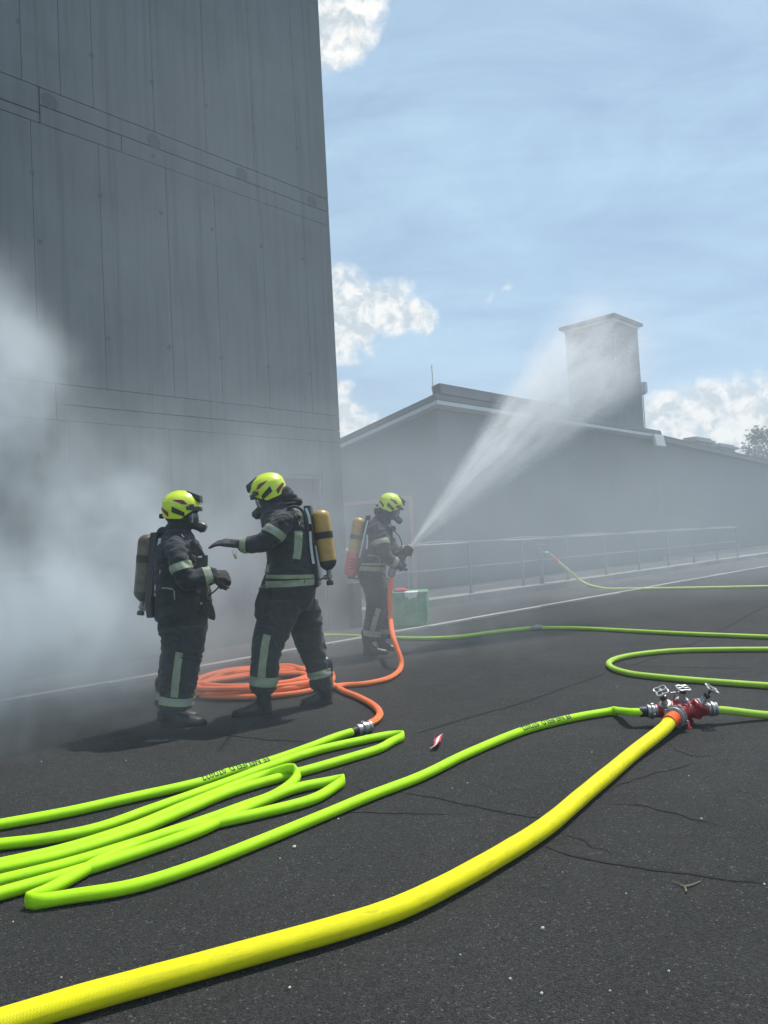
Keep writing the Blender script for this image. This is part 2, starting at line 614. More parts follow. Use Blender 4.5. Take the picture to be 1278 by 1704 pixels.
def hose(name, ctrl, r, mat, parent=None, step=.05, kinks=(), seg=20, sag=.10, wob=0.0):
    """A lying hose: flattened a little where it rests, pinched flat at its kinks."""
    pts = spline(ctrl, step)
    if wob:
        for i, p in enumerate(pts):
            pts[i] = p + V((noise.noise(p * 2.2), noise.noise(p * 2.2 + V((9, 3, 1))), 0)) * wob
    fr = frames(pts)
    g = G()
    rings = []
    us = [0.0]
    for i in range(1, len(pts)):
        us.append(us[-1] + (pts[i] - pts[i - 1]).length)
    for i, p in enumerate(pts):
        t, n, b = fr[i]
        w, h = 1.0 + sag * .5, 1.0 - sag * .5
        for kp, reach in kinks:
            dd = (p - kp).length / reach
            if dd < 1:
                e = (1 - dd) ** 2
                w *= 1 - .66 * e
                h *= 1 + .30 * e
        wr = 1 + .02 * noise.noise(p * 9)
        rings.append([p + n * (math.cos(2 * PI * j / seg) * r * h * wr) + b * (math.sin(2 * PI * j / seg) * r * w * wr) for j in range(seg)])
    g.loft(rings)
    me = g.mesh(name, True)
    uv = me.uv_layers.new(name='uv')
    circ = 2 * PI * r
    for poly in me.polygons:
        js = [vi % seg for vi in poly.vertices]
        wrap = max(js) - min(js) > seg // 2
        for li, vi in zip(poly.loop_indices, poly.vertices):
            i, j = divmod(vi, seg)
            if wrap and j < seg // 2:
                j += seg
            uv.data[li].uv = (us[min(i, len(us) - 1)], j / seg * circ)
    o = link(name, me, mat, parent)
    return o, pts, fr, us


def copy_tree(o, parent=None):
    c = o.copy()
    col.objects.link(c)
    if parent is not None:
        c.parent = parent
    for ch in [x for x in o.children]:
        copy_tree(ch, c)
    return c


def remesh(g, voxel, smooth=2, name='mesh'):
    """Fuse overlapping closed shapes into one continuous surface."""
    me = g.mesh('fuse')
    o = bpy.data.objects.new('fuse', me)
    col.objects.link(o)
    md = o.modifiers.new('r', 'REMESH')
    md.mode = 'VOXEL'
    md.voxel_size = voxel
    if smooth:
        s = o.modifiers.new('s', 'SMOOTH')
        s.factor = .5
        s.iterations = smooth
    dg = bpy.context.evaluated_depsgraph_get()
    out = bpy.data.meshes.new_from_object(o.evaluated_get(dg))
    out.name = name
    bpy.data.objects.remove(o)
    bpy.data.meshes.remove(me)
    for p in out.polygons:
        p.use_smooth = True
    return out

# ================================================================== ground
t_dir = ray(1850, 838)
t_dir = V((t_dir.x, t_dir.y, 0)).normalized()          # the direction that the walls and kerbs run in
n_dir = V((t_dir.y, -t_dir.x, 0))                      # out of the walls, towards the street
UPZ = V((0, 0, 1))

g = G()
g.add([(-260, -60, 0), (260, -60, 0), (260, 420, 0), (-260, 420, 0)], [(0, 1, 2, 3)])
road = tag(g.build('asphalt_ground', M['asphalt']), 'dark grey asphalt yard with fine cracks and grit', None, None, 'structure')


def ribbon(name, px, w, parent, seed, z=.003):
    """An open crack: a jagged dirt-filled ribbon of uneven width."""
    rnd = random.Random(seed)
    pts = spline([ground(*p) for p in px], .035)
    g = G()
    L, R = [], []
    n = len(pts)
    for i, p in enumerate(pts):
        t = (pts[min(i + 1, n - 1)] - pts[max(i - 1, 0)]).normalized()
        s = V((-t.y, t.x, 0))
        end = min(1, i / 6, (n - 1 - i) / 6) * .85 + .15
        q = p + s * (noise.noise(p * 9 + V((seed, 0, 0))) * .022 + noise.noise(p * 31) * .010)
        ww = 1.5 * w * end * (.45 + .9 * abs(noise.noise(p * 14 + V((0, seed, 0)))) + .35 * rnd.random())
        L.append(V((q.x, q.y, z)) + s * ww / 2)
        R.append(V((q.x, q.y, z)) - s * ww / 2)
    k = len(L)
    g.add(L + R, [(i, k + i, k + i + 1, i + 1) for i in range(k - 1)])
    return g.build(name, M['crack'], parent)


CRACKS = [
    ([(660, 1316), (720, 1327), (780, 1340), (845, 1353), (905, 1362), (960, 1372)], .011),
    ([(900, 1408), (945, 1421), (990, 1432), (1080, 1447), (1180, 1460), (1230, 1468), (1290, 1474)], .011),
    ([(1005, 1338), (1045, 1339), (1080, 1343), (1150, 1362), (1222, 1379)], .010),
    ([(1000, 1328), (1030, 1307), (1060, 1295), (1110, 1283), (1165, 1268)], .010),
    ([(930, 1386), (975, 1400), (985, 1411), (1008, 1416), (1016, 1429)], .009),
    ([(1115, 1240), (1135, 1252), (1160, 1259), (1200, 1254)], .010),
    ([(690, 1221), (760, 1200), (850, 1175), (930, 1148), (1010, 1120)], .016),
    ([(1020, 1117), (1080, 1098), (1150, 1072), (1215, 1040), (1290, 1000)], .022),
    ([(345, 1221), (400, 1226), (450, 1231), (512, 1236)], .013),
    ([(575, 1308), (620, 1316), (650, 1318)], .009),
    ([(515, 1343), (580, 1352), (650, 1353), (775, 1355)], .008),
    ([(1055, 1109), (1120, 1110), (1200, 1112), (1290, 1112)], .012),
    ([(1195, 1310), (1230, 1316), (1275, 1330)], .006),
]
for i, (p, w) in enumerate(CRACKS):
    ribbon('crack', p, w, road, i * 3 + 1)

# pavement in front of the tower and the hall, between two kerb lines
k1 = ground(325, 1117)
k2 = ground(713, 1013)
wid = (k2 - k1).dot(-n_dir)
P1 = lambda s, off, z=0.0: V((k1.x, k1.y, 0)) + t_dir * s - n_dir * off + UPZ * z
g = G()
S0, S1 = -9, 46
g.add([P1(S0, .10, .022), P1(S1, .10, .022), P1(S1, wid + 3.2, .022), P1(S0, wid + 3.2, .022)], [(0, 1, 2, 3)])
pave = tag(g.build('pavement', M['pavement']), 'grey asphalt pavement strip along the buildings', None, None, 'structure')


def kerb_row(name, label, s0, s1, off, w, h, z0, L, parent_label=None):
    root = empty(name, P1(s0, off), label, None, None, 'structure')
    protos = {}
    s = s0
    i = 0
    rnd = random.Random(5)
    while s < s1:
        g = G()
        a = [P1(s + .006, off, z0), P1(s + L - .006, off, z0), P1(s + L - .006, off + w, z0), P1(s + .006, off + w, z0)]
        dz = rnd.uniform(-.003, .004)
        b = [p + UPZ * (h + dz) for p in a]
        g.add(a + b, [(3, 2, 1, 0), (4, 5, 6, 7), (0, 1, 5, 4), (1, 2, 6, 5), (2, 3, 7, 6), (3, 0, 4, 7)])
        g.build('kerb_stone', M['kerb'], root, bevel=.008)
        s += L
        i += 1
    return root


kerb_row('road_kerb', 'low pale concrete kerb between the asphalt yard and pavement', -7, 30, 0.0, .11, .045, 0, 1.0)
kerb_row('wall_kerb', 'raised pale concrete kerb below the hall railing', -3.5, 30, wid, .34, .15, .015, 1.25)

# ================================================================== concrete tower on the left
C0 = ground(582, 1046)
C0.z = 0
W = lambda s, z, out=0.0: C0 - t_dir * s + n_dir * out + UPZ * z


def wall_sz(px, py):
    p = on_plane(px, py, C0, n_dir)
    return (C0 - p).dot(t_dir), p.z


TOP = 14.2
LONG = 13.0
tower = empty('concrete_tower', W(0, 0), 'tall windowless grey concrete training tower filling the left side', 'building')


def slab(g, s0, s1, z0, z1, o0, o1):
    vs = [W(s, z, o) for o in (o0, o1) for s, z in ((s0, z0), (s1, z0), (s1, z1), (s0, z1))]
    g.add(vs, [(0, 1, 2, 3), (7, 6, 5, 4), (4, 5, 1, 0), (5, 6, 2, 1), (6, 7, 3, 2), (7, 4, 0, 3)])
    return g


# core: one body behind the facing panels, with the doorway left open
dl, dr = wall_sz(421, 800)[0], wall_sz(536, 800)[0]
dtop = wall_sz(534, 791)[1]
g = G()
slab(g, .02, dr, 0, dtop, -6.5, -.035)
slab(g, dr, dl, 0, dtop, -6.5, -.22)
slab(g, dl, LONG, 0, dtop, -6.5, -.035)
slab(g, .02, LONG, dtop, TOP, -6.5, -.035)
core = g.build('wall_core', M['concrete_gap'], tower)

zA, zB, zC = wall_sz(541, 330)[1], wall_sz(541, 352)[1], wall_sz(537, 373)[1]
yA, yB, yC = wall_sz(561, 692)[1], wall_sz(561, 717)[1], wall_sz(561, 737)[1]
zTop = wall_sz(524, 7)[1]
up_s = [0] + [wall_sz(x, 95)[0] for x in (486, 414, 337, 252, 152.6, 98.6, 35)]
mid_s = [0] + [wall_sz(x, 450)[0] for x in (509, 439, 361.5, 282, 171, 58.7)]
low_s = [0, dr, dl] + [wall_sz(281, 720)[0]]
for L_, e in ((up_s, 1.0), (mid_s, 1.25), (low_s, 1.3)):
    L_.sort()
    while L_[-1] < LONG - 1.3:
        L_.append(L_[-1] + e)
    L_.append(LONG)
rnd = random.Random(11)
GAP = .006


def panel(s0, s1, z0, z1, gap=GAP):
    gap *= .75
    g = G()
    slab(g, s0 + (gap if s0 > 0 else 0), s1 - gap, z0 + gap, z1 - gap, -.037, .002 + rnd.uniform(0, .002))
    g.build('wall_panel', M['concrete'], tower, bevel=.0025)


for a, b in zip(up_s, up_s[1:]):
    panel(a, b, zA, zTop, .004)
    panel(a, b, zTop, TOP, .004)
for a, b in zip(mid_s, mid_s[1:]):
    panel(a, b, yA, zC if a < 3.4 else zC - .0, .004)
st1, st2 = wall_sz(66, 190)[0], wall_sz(202, 240)[0]
panel(0, st1, zB, zA, .011)
panel(st1, LONG, zB - .10, zA, .011)
panel(0, st2, zC, zB, .006)
panel(st2, st1, zC, zB, .009)
panel(st1, LONG, zC, zB - .10, .009)
lt = wall_sz(94, 690)[0]
panel(0, lt, yB, yA, .009)
panel(lt, LONG, yC, yA, .009)
panel(0, lt, yC, yB, .008)
for a, b in zip(low_s, low_s[1:]):
    if abs(a - dr) < 1e-3:
        panel(a, b, dtop, yC, .004)
    else:
        panel(a, b, 0, yC, .004)

# tie holes of the formwork, filled and darker
holes = []
for x, y in ((30, 36), (152, 92), (255, 260), (253, 137), (343, 175), (411, 15), (421, 212), (493, 245), (483, 58), (167, 325), (268, 354), (353, 382), (434, 410), (504, 431), (53, 288),
             (64, 543), (180, 563), (281, 578), (368, 596), (446, 610), (516, 622), (66, 402), (62, 760), (270, 790), (200, 770)):
    holes.append((*wall_sz(x, y), .028))
for x, y in ((256, 235), (402, 290), (519, 335), (82, 168)):
    holes.append((*wall_sz(x, y), .10))
for s, z, r in holes:
    g = G()
    g.lathe([(-.003, r), (.002, r * .9), (-.004, r * .55), (-.010, r * .2)], W(s, z, .0065), n_dir, 14, caps=False)
    g.lathe([(-.012, r * .98), (-.003, r)], W(s, z, .0065), n_dir, 14)
    g.build('tie_hole', M['tie'], tower, True)

# steel door in its recess
g = G()
for s0, s1, z0, z1 in ((dr, dr + .06, 0, dtop), (dl - .06, dl, 0, dtop), (dr + .06, dl - .06, dtop - .06, dtop)):
    slab(g, s0 + .002, s1 - .002, z0 + .001, z1 - .002, -.218, -.008)
g.build('door_frame', M['door_frame'], tower, bevel=.004)
g = G()
slab(g, dr + .064, dl - .064, .02, dtop - .064, -.215, -.16)
door = g.build('door', M['door_grey'], tower, bevel=.004)
g = G()
hs = dl - .16
g.lathe([(0, .024), (.012, .024)], W(hs, 1.05, -.16), n_dir, 14)
g.tube([W(hs, 1.05, -.15), W(hs, 1.05, -.10), W(hs - .13, 1.05, -.10)], .009, 8)
g.build('handle', M['steel'], door, True)

# low flap opening near the left edge of the picture
ls, lz = wall_sz(78, 957)
g = G()
slab(g, ls, ls + 2.2, lz, lz + .05, .008, .10)
g.build('ledge', M['kerb'], tower, bevel=.005)
g = G()
slab(g, ls + .03, ls + 2.17, .03, lz - .004, .008, .03)
g.build('hatch', M['door_frame'], tower, bevel=.004)
# roof parapet
g = G()
slab(g, -.03, LONG, TOP, TOP + .12, -6.5, .03)
g.build('parapet', M['concrete_gap'], tower, bevel=.01)

# guard post at the foot of the corner
pp = ground(581, 1047)
g = G()
mrot = Matrix(((t_dir.x, n_dir.x, 0), (t_dir.y, n_dir.y, 0), (0, 0, 1)))
g.box((0, 0, .36), (.15, .15, .72), mrot)
for i in range(len(g.v)):
    g.v[i] = g.v[i] + pp + n_dir * .10 + t_dir * .06
tag(g.build('guard_post', M['concrete_gap'], None, bevel=.012), 'short square grey concrete guard post at the foot of the tower corner', 'post')

# ================================================================== long hall behind the railing
Hc = ground(744, 979)
Hc.z = 0
HW = lambda s, z, out=0.0: Hc + t_dir * s + n_dir * out + UPZ * z      # street face
HL = lambda s, z, out=0.0: Hc - n_dir * s - t_dir * out + UPZ * z      # end face, going away to the left
z_e = on_plane(735, 681, Hc, n_dir).z
pr = on_plane(567, 752, Hc, t_dir)
u_r = (Hc - pr).dot(n_dir)
slope = (z_e - pr.z) / u_r
DEPTH = 13.0
H1 = (on_plane(1090, 742, Hc, n_dir) - Hc).dot(t_dir)
hall = empty('fire_station_hall', Hc, 'long pale hall with mono-pitch roof and white fascia, seen through smoke', 'building')
zb = z_e - slope * DEPTH
g = G()
a = [HL(0, 0), HL(DEPTH, 0), HL(DEPTH, zb), HL(0, z_e)]
b = [p + t_dir * H1 for p in a]
g.add(a + b, [(0, 1, 2, 3), (7, 6, 5, 4), (4, 5, 1, 0), (5, 6, 2, 1), (6, 7, 3, 2), (7, 4, 0, 3)])
g.build('wall', M['plaster'], hall)
# roof: a thick slab with an overhang, its soffit and fascia in white
sd = (-n_dir - UPZ * slope).normalized()
nrm = sd.cross(t_dir)
if nrm.z < 0:
    nrm = -nrm


def roofbox(g, s0, s1, d0, d1, h0, h1):
    vs = [Hc + UPZ * z_e + t_dir * s + sd * d + nrm * h for h in (h0, h1) for s, d in ((s0, d0), (s1, d0), (s1, d1), (s0, d1))]
    g.add(vs, [(0, 1, 2, 3), (7, 6, 5, 4), (4, 5, 1, 0), (5, 6, 2, 1), (6, 7, 3, 2), (7, 4, 0, 3)])


g = G()
roofbox(g, -.32, H1 + .1, -.30, DEPTH + .2, .13, .30)
roof = g.build('roof', M['roof'], hall, bevel=.015)
g = G()
roofbox(g, -.30, H1 + .08, -.28, DEPTH + .18, .005, .125)
g.build('fascia', M['white_trim'], hall, bevel=.008)
# raised metal upstand along the high edge
g = G()
roofbox(g, -.10, H1 - 5.6, -.33, -.02, .304, .62)
g.build('roof_upstand', M['roof'], hall, bevel=.02)
# lightning rod
g = G()
q = Hc + UPZ * (z_e + .3) - t_dir * .12
g.tube([q, q + UPZ * .9], .010, 8)
g.lathe([(0, .04), (.05, .04), (.06, .014)], q, UPZ, 10)
g.build('lightning_rod', M['steel'], hall, True)
# a roller door with a faded red frame in the end face
ra = on_plane(688, 824, Hc, t_dir)
rs0 = (Hc - ra).dot(n_dir)
rs1, rz = rs0 + 3.3, ra.z
mL = Matrix(((n_dir.x, t_dir.x, 0), (n_dir.y, t_dir.y, 0), (0, 0, 1)))


def hlbox(g, s0, s1, z0, z1, o0, o1):
    vs = [HL(s, z, o) for o in (o0, o1) for s, z in ((s0, z0), (s1, z0), (s1, z1), (s0, z1))]
    g.add(vs, [(3, 2, 1, 0), (4, 5, 6, 7), (0, 1, 5, 4), (1, 2, 6, 5), (2, 3, 7, 6), (3, 0, 4, 7)])


g = G()
hlbox(g, rs0, rs0 + .12, 0, rz, .002, .08)
hlbox(g, rs1 - .12, rs1, 0, rz, .002, .08)
hlbox(g, rs0 + .122, rs1 - .122, rz - .12, rz, .002, .08)
rd = g.build('roller_door_frame', M['red_frame'], hall, bevel=.006)
z = .01
while z < rz - .14:
    g = G()
    hlbox(g, rs0 + .124, rs1 - .124, z, min(z + .38, rz - .125), .002, .035)
    g.build('door_panel', M['plaster'], rd, bevel=.01)
    z += .39
# gutter end box under the right end of the fascia
g = G()
roofbox(g, H1 - .9, H1 - .05, -.42, -.31, -.42, .06)
g.build('gutter_box', M['white_trim'], hall, bevel=.01)
# ------------------------------------------------------------------ lower wing continuing to the right
Wc = Hc - n_dir * 2.2
v1 = on_plane(1066, 722, Wc, n_dir)
v2 = on_plane(1278, 770, Wc, n_dir)
w_s0, w_s1 = (v1 - Wc).dot(t_dir) - 1.0, (v2 - Wc).dot(t_dir) + 14
vs_ = (v2.z - v1.z) / ((v2 - v1).dot(t_dir))
WZ = lambda s: v1.z + vs_ * (s - (v1 - Wc).dot(t_dir))
w_s1 = min(w_s1, w_s0 + (v1.z - 2.4) / max(1e-3, -vs_))
WW = lambda s, z, b_=0.0: Wc + t_dir * s - n_dir * b_ + UPZ * z
wing = empty('hall_wing', WW(w_s0, 0), 'lower dark wing with sloping tiled roof edge and two roof vents at the right', 'building')
g = G()
a = [WW(w_s0, 0), WW(w_s1, 0), WW(w_s1, WZ(w_s1) - .2), WW(w_s0, WZ(w_s0) - .2)]
b = [p - n_dir * 9 for p in a]
g.add(a + b, [(3, 2, 1, 0), (4, 5, 6, 7), (0, 1, 5, 4), (1, 2, 6, 5), (2, 3, 7, 6), (3, 0, 4, 7)])
g.build('wall', M['plaster'], wing)
g = G()
a = [WW(w_s0 - .1, WZ(w_s0 - .1) - .2, -.3), WW(w_s1 + .3, WZ(w_s1 + .3) - .2, -.3), WW(w_s1 + .3, WZ(w_s1 + .3), -.3), WW(w_s0 - .1, WZ(w_s0 - .1), -.3)]
b = [p - n_dir * 9.6 for p in a]
g.add(a + b, [(0, 1, 2, 3), (7, 6, 5, 4), (4, 5, 1, 0), (5, 6, 2, 1), (6, 7, 3, 2), (7, 4, 0, 3)])
wroof = g.build('roof', M['roof'], wing)
# roof tiles that end in a stepped row at the verge
s = w_s0
i = 0
while s < w_s1 and i < 60:
    g = G()
    L_ = .36
    p0 = WW(s, WZ(s) + .004, -.33)
    p1 = WW(s + L_, WZ(s + L_) + .004, -.33)
    lift = UPZ * .075
    a = [p0, p1, p1 - n_dir * .5, p0 - n_dir * .5]
    b = [p0 + lift * .6, p1 + lift, p1 + lift - n_dir * .5, p0 + lift * .6 - n_dir * .5]
    g.add(a + b, [(0, 1, 2, 3), (7, 6, 5, 4), (4, 5, 1, 0), (5, 6, 2, 1), (6, 7, 3, 2), (7, 4, 0, 3)])
    g.build('tile', M['roof'], wroof, bevel=.008)
    s += .38
    i += 1
for x0, x1, yt, yb in ((1146, 1177, 727, 752), (1186, 1216, 738, 760)):
    a = on_plane(x0, yb, Wc - n_dir * 2.5, n_dir)
    b = on_plane(x1, yb, Wc - n_dir * 2.5, n_dir)
    h = on_plane(x0, yt, Wc - n_dir * 2.5, n_dir).z - a.z
    c_ = (a + b) / 2
    wv = (b - a).dot(t_dir)
    g = G()
    g.box(V((c_.x, c_.y, c_.z + h * .20 - .25)), (wv * .82, .8, h * .9 + .5), mrot)
    vent = g.build('roof_vent', M['roof'], wing, bevel=.02)
    g = G()
    g.box(V((c_.x, c_.y, a.z + h * .75)), (wv * 1.05, 1.05, h * .18), mrot)
    g.box(V((c_.x, c_.y, a.z + h * .92)), (wv * .80, .8, h * .14), mrot)
    g.build('vent_cap', M['steel'], vent, bevel=.02)

# ------------------------------------------------------------------ square hose drying tower
TY = 41.0
tc0 = atY(1020, 540, TY)
tz = atY(1020, 523, TY).z
TC = V((tc0.x, tc0.y, 0))
# nearest corner at TC; faces run along t_dir and -n_dir
tw = 3.05
h_tower = empty('hose_drying_tower', TC, 'square pale tower with flat overhanging roof rising behind the hall', 'tower')
mc = TC + t_dir * tw * .5 - n_dir * tw * .5
g = G()
g.box(mc + UPZ * (tz - .2) / 2, (tw, tw, tz - .2), mrot)
g.build('wall', M['hose_tower'], h_tower, bevel=.02)
g = G()
g.box(mc + UPZ * (tz - .09), (tw + .5, tw + .5, .17), mrot)
g.build('roof', M['roof'], h_tower, bevel=.02)
g = G()
g.box(mc + UPZ * (tz - .27), (tw + .12, tw + .12, .14), mrot)
g.build('cornice', M['white_trim'], h_tower, bevel=.02)
sb = TC + t_dir * (tw + .20) - n_dir * .04
zs = atY(1066, 632, TY).z
g = G()
g.box(V((sb.x, sb.y, zs)), (.30, .5, .62), mrot)
g.box(V((sb.x, sb.y, zs - .36)), (.22, .36, .10), mrot)
g.build('siren_box', M['white_trim'], h_tower, bevel=.02)
g = G()
g.tube([V((sb.x, sb.y, zs - .42)), V((sb.x, sb.y, 5.0))], .03, 8)
g.build('conduit', M['steel'], h_tower, True)

# ------------------------------------------------------------------ railing on the raised kerb
rp = P1((k2 - k1).dot(t_dir), wid + .17, .165)
rail = empty('railing', rp, 'thin grey steel railing on the raised kerb before the hall', 'railing')
post_s = (on_plane(785, 1000, rp, n_dir) - rp).dot(t_dir)
zr = on_plane(785, 905, rp, n_dir).z
R_ = lambda s, z: V((rp.x, rp.y, 0)) + t_dir * s + UPZ * z
for i in range(-2, 9):
    s = post_s + i * 1.95
    g = G()
    g.box(R_(s, (.165 + zr) / 2), (.045, .045, zr - .165), mrot)
    g.box(R_(s, .172), (.12, .10, .012), mrot)
    g.build('post', M['steel'], rail, bevel=.004)
ra0, ra1 = post_s - 2 * 1.95 - .05, post_s + 8 * 1.95 + .05
g = G()
g.tube([R_(ra0, zr + .02), R_(ra1, zr + .02)], .026, 12)
g.build('top_rail', M['alu'], rail, True)
for z in (.33, .72):
    g = G()
    g.tube([R_(ra0, z) - n_dir * .03, R_(ra1, z) - n_dir * .03], .014, 8)
    g.build('lower_rail', M['steel'], rail, True)
# pale cable hung along the top rail
cab = []
s = ra0 + 1.0
while s < ra1 - .3:
    cab.append(R_(s, zr + .06 + .018 * math.sin(s * 2.1) + .012 * noise.noise(V((s, 0, 0)))) + n_dir * .035)
    s += .35
g = G()
g.tube(spline(cab, .12), .014, 8)
tag(g.build('cable', M['steel'], None, True), 'thin grey cable hung along the top rail of the steel railing', 'cable')

# ------------------------------------------------------------------ far tree at the right edge
def tree(base, h, rad, label, seed, leaves=2600):
    rnd = random.Random(seed)
    root = empty('tree', base, label, 'tree')
    g = G()
    tr = [base + V((0, 0, 0)), base + V((.1, 0, h * .25)), base + V((-.1, .1, h * .5)), base + V((.05, 0, h * .8))]
    g.tube(spline(tr, .5), [.28 - .2 * i / 20 for i in range(len(spline(tr, .5)))], 9)
    for i in range(14):
        z0 = h * rnd.uniform(.3, .75)
        an = rnd.uniform(0, 2 * PI)
        L = rad * rnd.uniform(.5, .95)
        p = base + V((0, 0, z0))
        q = p + V((math.cos(an) * L, math.sin(an) * L, L * rnd.uniform(.2, .7)))
        g.tube([p, (p + q) / 2 + V((0, 0, L * .1)), q], [.10, .06, .02], 6)
    g.build('trunk', M['bark'], root, True)
    g = G()
    cl = []
    for i in range(60):
        an, el = rnd.uniform(0, 2 * PI), rnd.uniform(-.5, 1.4)
        r = rad * (rnd.uniform(.25, 1) ** .5)
        c = base + V((math.cos(an) * math.cos(el) * r, math.sin(an) * math.cos(el) * r, h * .62 + math.sin(el) * r * .95))
        cl.append((c, rad * rnd.uniform(.14, .30)))
    for i in range(leaves):
        c, r = cl[i % len(cl)]
        d = V((rnd.gauss(0, 1), rnd.gauss(0, 1), rnd.gauss(0, 1))).normalized() * r * rnd.uniform(.3, 1.1)
        p = c + d
        a = V((rnd.gauss(0, 1), rnd.gauss(0, 1), rnd.gauss(0, .6))).normalized()
        b = a.orthogonal().normalized()
        L = rnd.uniform(.10, .22)
        g.add([p - a * L, p + b * L * .6, p + a * L, p - b * L * .6], [(0, 1, 2, 3)])
    f = g.build('crown', M['leaf'], root)
    return root


tb = atY(1290, 800, 62)
tree(V((tb.x, tb.y, 0)), 9.4, 3.6, 'leafy tree with dark crown behind the wing at the far right', 3, 5200)

# ================================================================== hoses
RC = .0275       # 52 mm hose
RB = .040        # 75 mm hose


def couple(g_parent, p, axis, r, L=.11, name='coupling', mat=None, lugs=2, seg=22):
    """A lugged quick coupling half: collar, groove, ring with lugs."""
    a = V(axis).normalized()
    g = G()
    k = r
    g.lathe([(-L / 2, k * .98), (-L * .36, k * 1.04), (-L * .34, k * 1.34), (-L * .20, k * 1.42), (-L * .18, k * 1.22), (-L * .05, k * 1.20), (-L * .03, k * 1.55), (L * .14, k * 1.58),
             (L * .17, k * 1.30), (L * .30, k * 1.28), (L * .33, k * 1.46), (L * .46, k * 1.42), (L * .5, k * 1.02)], p, a, seg)
    e1 = a.orthogonal().normalized()
    e2 = a.cross(e1)
    for i in range(lugs * 2):
        an = PI * i / lugs + .5
        c = V(p) + a * L * .05 + (e1 * math.cos(an) + e2 * math.sin(an)) * k * 1.58
        mm = Matrix((a, e1 * math.cos(an) + e2 * math.sin(an), -e1 * math.sin(an) + e2 * math.cos(an))).transposed()
        g.box(c, (L * .20, k * .34, k * .5), mm)
    return g.build(name, mat or M['alu'], g_parent, True, 30)


def hose_text(path, fr, us, text, s_start, height, r, direction, phi0, parent, name='print'):
    """Lettering printed on the jacket of the hose, bent round it."""
    cu = bpy.data.curves.new('print', 'FONT')
    cu.body = text
    cu.size = height * 1.35
    cu.resolution_u = 2
    cu.offset = .0011
    o = bpy.data.objects.new('print', cu)
    col.objects.link(o)
    dg = bpy.context.evaluated_depsgraph_get()
    me = bpy.data.meshes.new_from_object(o.evaluated_get(dg))
    bpy.data.objects.remove(o)
    bm = bmesh.new()
    bm.from_mesh(me)
    bmesh.ops.triangulate(bm, faces=bm.faces[:])
    for _ in range(3):
        long_ = [e for e in bm.edges if e.calc_length() > .010]
        if not long_:
            break
        bmesh.ops.subdivide_edges(bm, edges=long_, cuts=1)
        bmesh.ops.triangulate(bm, faces=bm.faces[:])
    import bisect
    for v in bm.verts:
        s = s_start + direction * v.co.x
        s = min(max(s, 0), us[-1] - 1e-4)
        i = max(0, min(len(us) - 2, bisect.bisect(us, s) - 1))
        f = (s - us[i]) / max(1e-6, us[i + 1] - us[i])
        p = path[i].lerp(path[i + 1], f)
        n = fr[i][1].lerp(fr[i + 1][1], f).normalized()
        b = fr[i][2].lerp(fr[i + 1][2], f).normalized()
        if b.y > 0:          # towards the viewer's side of the hose
            b = -b
        ph = phi0 + v.co.y / r
        v.co = p + n * math.cos(ph) * (r * .95 + .0012) + b * math.sin(ph) * (r * 1.05 + .0012)
    bm.to_mesh(me)
    bm.free()
    return link(name, me, M['print'], parent)


def gp(pxs, r):
    return [ground(x, y, r) for x, y in pxs]


Z7 = lambda *a: [(x / 1.826, 1200 + y / 1.826) for x, y in a]

# ---- the flaked green hose: one hose that runs back and forth, ends on the divider
tip1 = ground(671, 1224, RC)
tip2 = ground(572, 1298, RC)
tip3 = ground(489, 1280, RC * 2.5)
kF = ground(45, 1499, RC)
cA = ground(589, 1217, .036)
runA = [cA] + gp([(560, 1226), (505, 1247), (438, 1270), (385, 1284), (328, 1303), (219, 1327.5), (109, 1352), (0, 1372), (-110, 1391), (-200, 1402)], RC)
turn1 = gp([(-262, 1412), (-268, 1424), (-200, 1428)], RC)
runB = gp([(-110, 1419), (0, 1405), (82, 1395), (164, 1378), (246, 1349), (328, 1320), (383, 1300), (438, 1279), (520, 1251), (602, 1232), (650, 1223)], RC)
runC = gp([(652, 1234), (630, 1246), (575, 1263), (520, 1279), (465, 1294), (383, 1318), (301, 1352), (219, 1386), (109.5, 1421), (0, 1446), (-100, 1466)], RC)
turn2 = gp([(-230, 1480), (-245, 1468), (-190, 1452)], RC * 1.1)
runC2 = gp([(-100, 1458), (0, 1438), (109, 1413), (219, 1378), (301, 1344), (383, 1311), (430, 1293)], RC) + gp([(450, 1287)], RC * 1.3) + gp([(472, 1280)], RC * 2.4)
runD = gp([(494, 1292)], RC * 1.6) + gp([(480, 1308), (450, 1326), (411, 1340), (328, 1370), (219, 1406), (109.5, 1439), (0, 1466), (-100, 1491)], RC)
turn3 = gp([(-225, 1520), (-240, 1535), (-200, 1538)], RC)
runE = gp([(-100, 1514), (0, 1487), (109.5, 1456), (219, 1422), (328, 1384), (383, 1358), (438, 1333), (492, 1312), (547, 1301)], RC)
runF = gp([(562, 1306), (520, 1330), (438, 1352), (356, 1370), (274, 1389), (219, 1409), (164, 1435), (109.5, 1466), (72, 1486)], RC)
runG = gp([(60, 1500.5), (109.5, 1493), (219, 1475), (328, 1441), (438, 1398), (547, 1353), (614, 1325), (700, 1292), (773.6, 1256), (867, 1217), (920, 1202), (961, 1193)], RC)
DV = ground(1137, 1207)           # foot of the divider
dv_axis = (ground(1040, 1265) - ground(1125, 1203)).normalized()     # the inlet looks along the yellow hose
ctrD = V((DV.x, DV.y, .088))
inl = V((dv_axis.x, dv_axis.y, 0)).normalized()
left, right = V((-1, .12, 0)).normalized(), V((1, -.02, 0)).normalized()
bdir = V((.33, .94, 0)).normalized()
runG += [ground(995, 1187, RC * 1.05), ground(1023, 1183, RC * 1.2), ctrD + left * .32 + UPZ * .006, ctrD + left * .225 + UPZ * .006]
kG = ground(1023, 1183, RC * 1.2)
